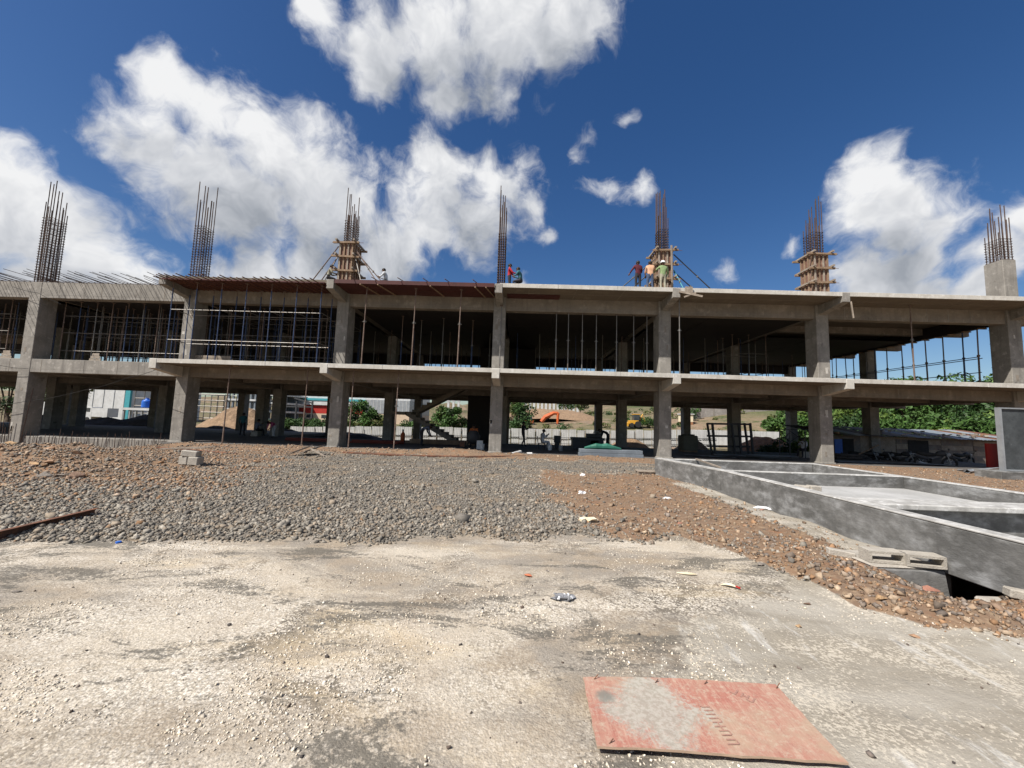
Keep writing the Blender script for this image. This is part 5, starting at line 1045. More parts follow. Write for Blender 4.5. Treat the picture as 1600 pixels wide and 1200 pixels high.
# grey rubble stone retaining wall with a container
Y = 92; a_, b_ = PY(1084, 660, Y), PY(1232, 660, Y); r = empty('retaining_wall', ((a_.x+b_.x)/2, Y, 0), 'long grey stone retaining wall seen right of the fifth column', 'wall'); MB().box(a_.x, b_.x, Y, Y+3, -1.5, PY(1150, 636, Y).z).obj('wall', M['stone_wall'], r)
for k in range(7): xx = a_.x+(b_.x-a_.x)*(k+.5)/7; MB().box(xx-.06, xx+.06, Y-.05, Y-.004, -1.5, PY(1150, 636, Y).z-.2).obj('weep_joint', M['concrete'], r)
q0, q1 = PY(1067, 664, 86), PY(1083, 648, 86); r = empty('site_cabin', (q0.x+1, 86, q0.z), 'small pale site cabin with a rusty base left of the stone wall', 'cabin'); MB().box(q0.x, q1.x, 86, 88.4, q0.z+.7, q1.z).obj('wall', M['cream'], r); MB().box(q0.x, q1.x, 86.02, 88.38, q0.z-.8, q0.z+.68).obj('base', M['soil_orange'], r); MB().box(q0.x-.2, q1.x+.2, 85.8, 88.6, q1.z+.02, q1.z+.2).obj('roof', M['white_metal'], r); MB().box(q0.x+.7, q0.x+1.5, 85.94, 85.99, q0.z+1.1, q1.z-.5).obj('window', M['glass_dark'], r)
# second fence line nearer the shacks
r = empty('sheet_fence', PY(1140, 690, 56), 'short run of pale sheets behind the dark steel racks', 'fence')
for k in range(15):
    p = PY(1070+k*9.8, 671+.25*k, 56); link('sheet_panel', pme, r, Vector((p.x, 56, p.z-2.0))-wloc(r))

# ------------------------------------------------------------------ heaps of soil
def heap(x, y, rx, ry, h, m, label, name='soil_heap', seed=0, z=None):
    n = 26; rr = np.random.default_rng(seed); gx_ = np.linspace(-1, 1, n); X_, Y_ = np.meshgrid(gx_, gx_); R_ = np.sqrt(X_**2+Y_**2); zz = h*np.clip(1-R_**1.6, -.1, 1)*(.7+.6*fbm(X_*3+seed, Y_*3, 1.2, 4, seed))
    z = gz(x, y) if z is None else z; r = empty(name, (x, y, z), label, 'heap'); vs = [(x+a*rx, y+b*ry, z+c-.05) for a, b, c in zip(X_.ravel(), Y_.ravel(), zz.ravel())]; fs = [(j*n+i, j*n+i+1, (j+1)*n+i+1, (j+1)*n+i) for j in range(n-1) for i in range(n-1)]
    MB().add(vs, fs).obj('soil', M[m], r, smooth=False); return r
p = PY(372, 668, 52); heap(p.x, 52, 6.5, 4, 3.6, 'soil_brown', 'brown soil mound behind the second and third columns', seed=2, z=-1.4)
p = PY(1196, 698, 43); heap(p.x, 43, 4.2, 2.5, 1.9, 'soil_orange', 'orange soil heap left of the sixth column', seed=3, z=-.9)
p = PY(1100, 705, 42); heap(p.x-1.2, 42, 2.2, 1.6, 1.5, 'soil_brown', 'grey brown gravel heap beside the olive crate', seed=4, z=-1.0)
p = PY(985, 700, 45); heap(p.x, 45.5, 3.0, 1.2, 1.4, 'soil_brown', 'low grey heap against the sheet fence left of the fifth column', seed=5, z=-1.2)
for k, (px_, Y, rx, h) in enumerate(((80, 41.5, 6, 1.5), (170, 42, 6.5, 1.3), (235, 42.5, 6.5, 1.7), (330, 42, 6, 1.3), (440, 41.5, 5, 1.2), (540, 41.5, 7, 1.1))):
    p = PY(px_, 668, Y); heap(p.x, Y, rx, 1.6, h, 'soil_dark', 'dark spoil heap along the back edge of the floor, ' + ('at the corner column', 'before the white truck', 'below the blue tanks', 'before the brown mound', 'left of the third column', 'below the bushy tree')[k], 'spoil_heap', seed=10+k, z=-1.0 if k > 2 else -.6)
p = PY(845, 660, 100); heap(PY(862, 668, 96).x, 101, 15, 7, 2.6, 'soil_brown', 'eroded brown earth bank behind the excavator', seed=21)

# ------------------------------------------------------------------ machines
def excavator():
    Y = 92; p = PY(842, 663, Y); r = empty('excavator', (p.x, Y, p.z-1), 'orange excavator with raised boom working beyond the fence', 'excavator'); A = lambda x, y: PY(x, y, Y)
    b0, b1, b2, b3 = A(846, 659), A(858, 649), A(872, 646), A(871, 664)
    MB().box(A(832, 0).x, A(851, 0).x, Y-1.3, Y+1.4, A(842, 663).z, A(842, 657).z).obj('body', M['orange_paint'], r, bevel=.1); MB().box(A(841, 0).x, A(849, 0).x, Y-1.32, Y-.2, A(842, 657).z+.02, A(842, 650).z).obj('cab', M['glass_dark'], r, bevel=.06); MB().box(A(833, 0).x, A(840, 0).x, Y-1.1, Y+1.1, A(842, 657).z+.02, A(842, 654.5).z).obj('engine_cover', M['orange_paint'], r, bevel=.08)
    MB().path([b0, b0.lerp(b1, .5)+Vector((0, 0, .35)), b1, b1.lerp(b2, .5)+Vector((0, 0, .3)), b2], [.45, .5, .52, .42, .3], 8).obj('boom', M['orange_paint'], r)
    MB().path([b2+Vector((-.4, 0, .3)), b2, b3], [.25, .36, .22], 8).obj('stick', M['orange_paint'], r); MB().tube(b0+Vector((.6, .0, .2)), b1+Vector((0.3, 0, -.4)), .12, 6).obj('ram', M['dark_metal'], r)
    MB().prism([(b3.x-.7, b3.z-.9), (b3.x+.3, b3.z-1.0), (b3.x+.5, b3.z+.2), (b3.x-.3, b3.z+.3)], 1, Y-.5, Y+.5).obj('bucket', M['dark_metal'], r, recalc=True)
    for s in (-1.2, .9): MB().path([(A(832, 0).x, Y+s+.2, A(842, 664).z), (A(852, 0).x, Y+s+.2, A(842, 664).z)], .5, 8).obj('track', M['black_rubber'], r)
excavator()
def backhoe():
    Y = 84; A = lambda x, y: PY(x, y, Y); p = A(992, 667); r = empty('backhoe_loader', (p.x, Y, p.z), 'yellow backhoe loader with dark cab left of the fifth column', 'loader'); x0_, x1_ = A(985, 0).x, A(1000, 0).x
    MB().box(x0_, x1_-.3, Y-.8, Y+.8, p.z+.5, p.z+1.3).obj('body', M['yellow_paint'], r, bevel=.08); MB().box(x0_+.9, x1_-.1, Y-.75, Y+.75, p.z+1.32, p.z+2.5).obj('cab', M['glass_dark'], r, bevel=.08); MB().box(x0_+.85, x1_-.05, Y-.8, Y+.8, p.z+2.52, p.z+2.65).obj('roof', M['yellow_paint'], r)
    for xx, rd in ((x0_+.4, .45), (x1_-.5, .65)):
        for s in (-1, 1): MB().tube((xx, Y+s*.8, p.z+rd-.1), (xx, Y+s*1.1, p.z+rd-.1), rd, 14).obj('wheel', M['black_rubber'], r)
    MB().prism([(x0_-.9, p.z+.1), (x0_-.3, p.z+.1), (x0_-.2, p.z+.9), (x0_-.7, p.z+.7)], 1, Y-1.1, Y+1.1).obj('loader_bucket', M['yellow_paint'], r, recalc=True); MB().bar((x0_-.4, Y-.7, p.z+.6), (x0_+.9, Y-.7, p.z+1.2), .12, .16).obj('loader_arm', M['yellow_paint'], r); MB().path([(x1_-.2, Y, p.z+.9), (x1_+.7, Y, p.z+2.6), (x1_+1.2, Y, p.z+1.2)], [.16, .15, .1], 6).obj('rear_arm', M['yellow_paint'], r)
backhoe()
def motorbike(px_, py_, Y, ang, label, s=1.0):
    p = PY(px_, py_, Y); z = gz(p.x, Y); r = empty('motorbike', (0, 0, 0), label, 'motorbike', 'motorbikes by the shacks'); R_ = .31
    for xx in (-.62, .62):
        w = MB()
        for k in range(20):
            a0, a1 = 2*pi*k/20, 2*pi*(k+1)/20; w.tube((xx+R_*cos(a0), 0, R_+R_*cos(0)*0+R_*sin(a0)), (xx+R_*cos(a1), 0, R_+R_*sin(a1)), .055, 6, cap=False)
        wo = w.obj('wheel', M['black_rubber'], r); q = MB().tube((xx, -.05, R_), (xx, .05, R_), .06, 8)
        for k in range(6): q.tube((xx, 0, R_), (xx+(R_-.04)*cos(pi*k/3), 0, R_+(R_-.04)*sin(pi*k/3)), .014, 4)
        q.obj('rim', M['grey_metal'], wo)
    MB().path([(-.62, 0, .33), (-.25, 0, .45), (.25, 0, .62), (.42, 0, .82)], .05, 6).box(-.22, .2, -.13, .13, .24, .55).obj('engine_frame', M['dark_metal'], r, bevel=.02)
    MB().path([(-.02, 0, .78), (.12, 0, .84), (.3, 0, .86), (.44, 0, .8)], [.07, .15, .16, .08], 8).obj('fuel_tank', M['dark_metal'], r, smooth=True)
    MB().path([(-.85, 0, .86), (-.6, 0, .82), (-.3, 0, .77), (.0, 0, .77)], [.06, .12, .13, .09], 8).obj('seat', M['black_rubber'], r, smooth=True)
    MB().path([(-.95, 0, .72), (-.7, 0, .62), (-.35, 0, .55)], [.05, .1, .1], 6).obj('tail', M['dark_metal'], r)
    MB().tube((.62, -.09, .31), (.42, -.09, .92), .025, 6).tube((.62, .09, .31), (.42, .09, .92), .025, 6).obj('fork', M['grey_metal'], r); MB().path([(.3, -.36, 1.02), (.42, -.2, .98), (.42, .2, .98), (.3, .36, 1.02)], .018, 6).tube((.38, -.3, 1.0), (.36, -.36, 1.15), .01, 5).obox((.36, -.37, 1.18), (.02, .1, .07)).obj('handlebar', M['dark_metal'], r)
    MB().lathe((.55, 0, .8), [(.02, -.08), (.09, -.06), (.1, .05), (.04, .1)], 12).obj('headlight', M['grey_metal'], r); MB().path([(.45, 0, .66), (.62, 0, .70), (.85, 0, .6)], [.05, .06, .05], 6).obj('mudguard', M['dark_metal'], r); MB().path([(-.1, -.15, .25), (-.4, -.17, .27), (-.85, -.18, .36)], [.03, .05, .05], 8).obj('exhaust', M['grey_metal'], r)
    r.location = (p.x, Y, z); r.rotation_euler = (radians(8), 0, ang); r.scale = (s, s, s); return r
motorbike(1461, 727, 23.4, radians(-18), 'black motorbike parked alone nearest the building, front wheel towards the panel'); motorbike(1410, 717, 25.6, radians(-60), 'black motorbike seen from the front, left of the lone one'); motorbike(1381, 715, 26.4, radians(-75), 'black motorbike leaning beside the red door'); motorbike(1352, 714, 26.6, radians(-40), 'dark motorbike just right of the second row column'); motorbike(1502, 706, 28.4, radians(10), 'motorbike in shade against the shack wall')
# ------------------------------------------------------------------ shacks
def shacks():
    Y = 30.6; r = empty('shack', (22, Y, -.9), 'long low row of huts with patched sheet roof and stone weights', 'hut')
    xs_ = [PY(x, 700, Y).x for x in (1298, 1345, 1372, 1400, 1432, 1470, 1520, 1605)]; ms = ['old_sheet', 'sheet_blue_grey', 'white_metal', 'timber_grey', 'old_sheet', 'stone_wall', 'stone_wall']
    for k in range(7):
        MB().box(xs_[k]+.005, xs_[k+1]-.005, Y+.002*k, Y+.12, -1.0, 1.45).obj('wall', M['timber_grey' if k in (1, 3) else ('old_sheet' if k != 2 else 'timber_grey')], r)
        if k > 2:
            for j in range(6): MB().box(xs_[k]+.02, xs_[k+1]-.02, Y-.03-.004*(j % 2), Y-.002, -.85+.36*j, -.85+.36*j+.34).obj('plank', M[ms[(k+j) % 3 if k < 5 else 3]] if False else M['timber_grey' if (j+k) % 2 else 'old_sheet'], r)
    def door(px0, px1, m, name='door', y=Y-.06):
        a_, b_ = PY(px0, 700, y), PY(px1, 700, y); d = MB().box(a_.x, b_.x, y-.03, y, -.9, 1.15).obj(name, M[m], r); MB().box(b_.x-.12, b_.x-.06, y-.06, y-.031, .1, .2).obj('handle', M['dark_metal'], d)
    door(1304, 1316, 'blue_plastic'); door(1364, 1376, 'red_paint'); 
    MB().box(PY(1316, 700, Y).x, PY(1334, 700, Y).x, Y-.02, Y-.004, -.9, 1.2).obj('opening_shade', M['black_rubber'], r)  # black sheet on the wall, its colour standing in for shade inside
    MB().box(PY(1418, 700, Y).x, PY(1450, 700, Y).x, Y-.06, Y-.045, .3, 1.25).obj('window', M['black_rubber'], r)
    rr = random.Random(4); x = xs_[0]-.8
    while x < xs_[-1]:
        w = rr.uniform(.7, 1.1); m = rr.choice(['sheet_blue_grey', 'old_sheet', 'old_sheet', 'grey_metal', 'rust_steel']); z_ = 1.5+rr.uniform(-.03, .05); n = 6; mb = MB()
        for i in range(n):
            a0, a1 = x+w*i/n, x+w*(i+1)/n; da, db = (.025 if i % 2 else 0), (0 if i % 2 else .025); yl = Y-.7-rr.uniform(0, .05)
            mb.add([(a0, yl, z_+da-.06), (a1, yl, z_+db-.06), (a1, Y+4.4, z_+db+.62), (a0, Y+4.4, z_+da+.62)], [(0, 1, 2, 3)])
        o = mb.obj('roof_sheet', M[m], r); sd = o.modifiers.new('s', 'SOLIDIFY'); sd.thickness = .006
        x += w*.93
    for k in range(20): xx = rr.uniform(xs_[0], xs_[-1]); yy = rr.uniform(Y-.3, Y+2.4); MB().obox((xx, yy, 1.56+(yy-Y+.7)*.13), (rr.uniform(.15, .4), .2, .12), (0, 0, rr.random())).obj('roof_weight', M[rr.choice(['block', 'timber_grey', 'rock_0', 'rock_3'])], r)
    for k in range(4): xx = rr.uniform(xs_[1], xs_[-2]); MB().bar((xx, Y-.5, 1.6), (xx+1.8, Y+.6, 1.78), .07, .05).obj('roof_pole', M['timber'], r)
shacks()
a_, b_ = PZ(1541, 731, 0), PZ(1563, 731, 0); r = empty('red_sheet', (a_.x, a_.y, 0), 'dull red metal sheet leaning upright left of the dark panel', 'sheet')
y_ = 22.9; x0_, x1_ = PY(1540, 700, y_).x, PY(1566, 700, y_).x; MB().box(x0_, x1_, y_, y_+.04, -.1, PY(1550, 693, y_).z).obj('sheet', M['red_paint'], r); MB().box(x0_+.02, x0_+.08, y_-.03, y_-.002, -.1, PY(1550, 693, y_).z-.05).obj('stiffener', M['red_paint'], r)
# tall dark panel on a plinth
pl = empty('panel_plinth', (19.4, 16.6, 0), 'grey concrete plinth at the right border carrying the dark panel', 'plinth'); MB().box(18.95, 21.7, 16.25, 17.2, -.2, .33).obj('block', M['tank_plaster'], pl, bevel=.02)
mat('panel_dark', [(.045,.05,.052),(.065,.072,.075),(.035,.038,.04)], rough=.5, scale=2.0, fine=10, fine_amt=.3, bump=.05, spots=((.14,.15,.155),3.2,.66))
dp = empty('dark_panel', (19.8, 16.55, .33), 'tall mottled dark panel with pale edge strips standing on the plinth', 'panel'); MB().box(19.43, 21.6, 16.52, 16.66, .335, 2.80).obj('face', M['panel_dark'], dp)
MB().box(19.34, 19.425, 16.47, 16.64, .332, 2.86).obj('edge_strip', M['grey_metal'], dp); MB().box(19.43, 21.6, 16.46, 16.70, 2.805, 2.86).obj('edge_strip', M['grey_metal'], dp); MB().box(19.43, 21.6, 16.46, 16.515, .34, .40).obj('edge_strip', M['grey_metal'], dp)

# ================================================================== things standing on the ground floor
def fbox(px0, px1, py0, py1, Y, m, name, label, cat, depth=.8, z0=None):
    a_, b_ = PY(px0, py1, Y), PY(px1, py0, Y); z_ = a_.z if z0 is None else z0; r = empty(name, ((a_.x+b_.x)/2, Y, z_), label, cat); return a_, b_, r
# grey steel sections stacked
a_, b_ = PZ(905, 712, 0), PZ(1003, 714, 0); r = empty('steel_sections', (a_.x+1.5, 21.2, 0), 'stack of long grey metal sections on the floor edge left of the fifth column', 'sections'); x0_, x1_ = PY(904, 708, 21.3).x, PY(1003, 708, 21.3).x
for k in range(4): MB().box(x0_+.03*(k % 2), x1_-.04*(k % 2), 21.0+.27*(k//2), 21.25+.27*(k//2), .01+.19*(k % 2), .19+.19*(k % 2)).obj('section', M['sheet_blue_grey'], r, bevel=.012)
p = PY(940, 696, 21.3); r = empty('green_tarp', (p.x, 21.3, .385), 'crumpled dark green tarpaulin on the grey sections', 'tarpaulin'); mat('tarp_green', [(.02,.10,.07),(.03,.14,.10)], rough=.6)
tp = [(-.9, .05), (-.55, .11), (-.3, .16), (.0, .14), (.25, .17), (.6, .11), (1.0, .05)]; MB().path([(p.x+dx, 21.27+.03*sin(9*dx), .383+rr_*.92) for dx, rr_ in tp], [rr_ for dx, rr_ in tp], 9).obj('cloth', M['tarp_green'], r)
# bar cutting machine and bench
Y = 26.5; a_, b_ = PY(894, 697, Y), PY(945, 680, Y); r = empty('workbench', ((a_.x+b_.x)/2, Y, 0), 'black workbench with tools before the sheet fence left of the fifth column', 'bench'); MB().box(a_.x, b_.x, Y, Y+1.0, .62, .78).obj('top', M['dark_metal'], r); MB().box(a_.x+.05, a_.x+1.7, Y+.05, Y+.95, .02, .61).obj('cabinet', M['dark_metal'], r); MB().box(b_.x-.9, b_.x-.05, Y+.05, Y+.95, .02, .61).obj('cabinet', M['dark_metal'], r); MB().box(a_.x+1.0, b_.x-.2, Y+.1, Y+.8, .79, 1.05).obj('tool_chest', M['dark_metal'], r, bevel=.03); MB().path([(a_.x+1.4, Y+.4, 1.04), (a_.x+1.5, Y+.4, 1.2), (a_.x+1.8, Y+.4, 1.2), (a_.x+1.9, Y+.4, 1.04)], .025, 6).obj('handle', M['grey_metal'], r)
Y = 27; a_, b_ = PY(866, 692, Y), PY(876, 681, Y); r = empty('drum', ((a_.x+b_.x)/2, Y, 0), 'dark square drum on a stool right of the seated worker', 'drum'); MB().box(a_.x, b_.x, Y, Y+.4, a_.z, b_.z).obj('body', M['dark_metal'], r, bevel=.03); MB().box(a_.x+.05, b_.x-.05, Y+.05, Y+.35, .0, a_.z-.005).obj('stool', M['dark_metal'], r)
def bucket(px_, py_, Y, m, label):
    p = PY(px_, py_, Y); r = empty('bucket', (p.x, Y, 0), label, 'bucket', 'buckets on the ground floor'); MB().lathe((p.x, Y, 0.005), [(.11, 0), (.15, .32), (.16, .33), (.14, .33), (.10, .04)], 14).obj('body', M[m], r); MB().path([(p.x-.15, Y, .32), (p.x-.1, Y-.05, .2), (p.x+.1, Y-.05, .2), (p.x+.15, Y, .32)], .008, 5).obj('handle', M['grey_metal'], r)
bucket(876, 702, 24.5, 'grey_metal', 'grey bucket on the floor below the square drum'); bucket(859, 700, 25.0, 'white_plastic', 'small white bucket beside the seated worker'); bucket(753, 705, 23.3, 'white_plastic', 'white bucket left of the middle column')
p = PY(750, 696, 23.8); r = empty('paint_carton', (p.x, 23.8, 0), 'pale carton behind the white bucket at the middle column', 'carton'); MB().box(p.x-.2, p.x+.15, 23.8, 24.1, .0, .5).obj('box', M['white_plastic'], r)
# compact mixer near the middle column
p = PY(739, 698, 24.2); r = empty('concrete_mixer', (p.x, 24.2, 0), 'small dark concrete mixer left of the middle column', 'mixer'); MB().lathe((p.x, 24.2, .45), [(.12, -.2), (.38, .0), (.42, .3), (.22, .6), (.2, .62)], 14).obj('drum', M['dark_metal'], r, smooth=True)
for s in (-1, 1):
    MB().bar((p.x+s*.4, 24.0, .02), (p.x+s*.15, 24.2, .6), .05).obj('leg', M['dark_metal'], r); MB().tube((p.x+s*.42, 24.1, .18), (p.x+s*.48, 24.1, .18), .18, 12).obj('wheel', M['black_rubber'], r)
MB().box(p.x-.75, p.x-.45, 24.0, 24.4, .1, .4).obj('motor', M['rust_steel'], r)
# olive crate, steel racks and sheets right of the fifth column
Y = 27.6; a_, b_ = PY(1068, 699, Y), PY(1091, 675, Y); r = empty('site_tank', ((a_.x+b_.x)/2, Y, 0), 'olive grey square site tank right of the fifth column', 'tank'); mat('olive', [(.10,.10,.075),(.13,.125,.095)], scale=2); MB().box(a_.x, b_.x, Y, Y+1.0, .1, 1.12).obj('body', M['olive'], r, bevel=.06); MB().box(a_.x+.15, b_.x-.15, Y+.15, Y+.85, 1.125, 1.2).obj('lid', M['olive'], r, bevel=.03); MB().box(a_.x+.05, b_.x-.05, Y+.05, Y+.95, 0.005, .095).obj('skid', M['timber'], r)
Y = 26.0; r = empty('steel_rack', (PY(1140, 700, Y).x, Y, 0), 'tall dark steel frame rack leaning around the second row column', 'rack'); A = lambda x, y: PY(x, y, Y)
for (x0_, x1_) in ((1105, 1110), (1113, 1115), (1143, 1146), (1154, 1156), (1163, 1167), (1172, 1174)): MB().bar(A(x0_, 661), Vector((A(x1_, 705).x, Y-.2, .01)), .12, .1).obj('upright', M['dark_metal'], r)
for y_ in (662, 681, 697): MB().bar(A(1105, y_), A(1172, y_+1), .1, .12).obj('cross_bar', M['dark_metal'], r)
r = empty('loose_sheets', (13, 24, 0), 'spread of dark metal sheets and boards on the floor between the fifth and sixth columns', 'sheets')
for k in range(9): x = 10.2+.62*k; MB().obox((x, 23.6+random.uniform(-.5, .7), .03+.02*k), (1.8, .7, .012), (random.uniform(-.05, .05), random.uniform(-.04, .04), random.uniform(-.7, .3))).obj('sheet', M['sheet_blue_grey' if k % 3 else 'dark_metal'], r)
Y = 25.2; A = lambda x, y: PY(x, y, Y); r = empty('brace_scaffold', (A(1240, 700).x, Y, 0), 'cross braced scaffold frame left of the sixth column', 'scaffold')
for x_ in (1218, 1234, 1258): MB().tube((A(x_, 700).x, Y, 0.0), (A(x_, 671).x, Y, A(x_, 671).z), .03, 6).obj('post', M['dark_metal'], r)
for (p0, p1) in (((1218, 671), (1258, 672)), ((1220, 674), (1234, 690)), ((1234, 676), (1220, 690)), ((1235, 674), (1257, 690)), ((1257, 675), (1235, 690))): MB().tube(A(*p0), A(*p1), .022, 6).obj('brace', M['dark_metal'], r)
r = empty('floor_sheets', (19, 23.5, 0), 'long blue grey roofing sheets lying flat right of the sixth column', 'sheets')
for k in range(4): MB().obox((18.9+1.35*k, 23.4-.12*k, .03+.012*k), (1.9, .85, .012), (0, .01, random.uniform(-.12, .05))).obj('sheet', M['sheet_blue_grey' if k != 2 else 'dark_metal'], r)
a_ = PZ(1540, 733, .1); r = empty('bent_sheet', (a_.x-1.0, a_.y, .05), 'bent pale metal sheet on the ground left of the red sheet', 'sheet'); MB().path([PZ(1497, 735, .05), PZ(1512, 737, .1), PZ(1560, 731, .16)], [.06, .1, .03], 4).obj('sheet', M['grey_metal'], r)
p = PZ(1330, 718, 0); r = empty('cement_pile', (p.x, p.y, 0), 'dark covered pile of bags right of the sixth column', 'pile')
for k in range(8): MB().obox((p.x-.7+.35*(k % 4)+.17*(k//4), p.y+.2, .10+.16*(k//4)), (.5, .75, .15), (0, 0, random.uniform(-.2, .2))).obj('bag', M['soil_dark'], r, bevel=.05)
MB().bar((p.x+.5, p.y, .35), (p.x+2.0, p.y+.3, .95), .06).obj('pole', M['timber'], r)
# bundles of red pipes on the floor
for (x0_, x1_, lab) in ((445, 512, 'bundle of long red pipes on the floor left of the third column'), (548, 625, 'bundle of long red pipes on the floor right of the third column')):
    Y = 25.6; a_, b_ = PY(x0_, 690, Y), PY(x1_, 690, Y); r = empty('pipe_bundle', ((a_.x+b_.x)/2, Y, 0), lab, 'pipes'); mat('red_primer', [(.20,.045,.028),(.15,.04,.028)], rough=.6)
    for k in range(8): MB().tube((a_.x+random.uniform(-.2, .2), Y+.11*(k % 4), .06+.1*(k//4)), (b_.x+random.uniform(-.2, .2), Y+.11*(k % 4), .06+.1*(k//4)), .05, 7).obj('pipe', M['red_primer'], r)
r = empty('timber_stack', (-5.5, 27.4, 0), 'dark stack of timbers on the floor below the stairs', 'timber')
for k in range(6): MB().box(-7.6+.1*k, -2.4-.15*k, 27.2+.16*(k % 3), 27.34+.16*(k % 3), .005+.15*(k//3), .145+.15*(k//3)).obj('timber', M['timber'], r)
p = PY(629, 690, 29); r = empty('gas_bottle', (p.x, 29, 0), 'orange and white bottle behind the fourth long prop', 'bottle'); MB().lathe((p.x, 29, 0), [(.14, 0), (.16, .05), (.16, .55), (.08, .66), (.05, .75)], 14).obj('body', M['orange_paint'], r, smooth=True); MB().lathe((p.x, 29, .75), [(.07, 0), (.07, .12)], 10).obj('valve_guard', M['white_metal'], r)
# cables
def cable(pts, label, rad=.012):
    P_ = [Vector(p) for p in pts]; out = []
    for i in range(len(P_)-1):
        for k in range(8):
            t = k/8; q = P_[i].lerp(P_[i+1], t); q.z -= .5*sin(pi*t)*(P_[i+1]-P_[i]).length*.05; out.append(q)
    out.append(P_[-1]); r = empty('cable', P_[0], label, 'cable'); MB().path(out, rad, 5).obj('cable', M['black_rubber'], r)
cable([PY(0, 632, 21.3), PY(40, 627, 21.35), PY(130, 610, 21.4), PY(200, 590, 21.0), PY(252, 574, 20.2)], 'thin black cable slung from the corner column up to the slab end')
cable([PY(0, 571, 21.3), PY(44, 576, 21.4)], 'short cable tied to the corner column under the first floor beam'); cable([PY(20, 448, 21.3), PY(60, 458, 21.2), PY(95, 475, 21.5)], 'cable drooping over the top of the corner column')

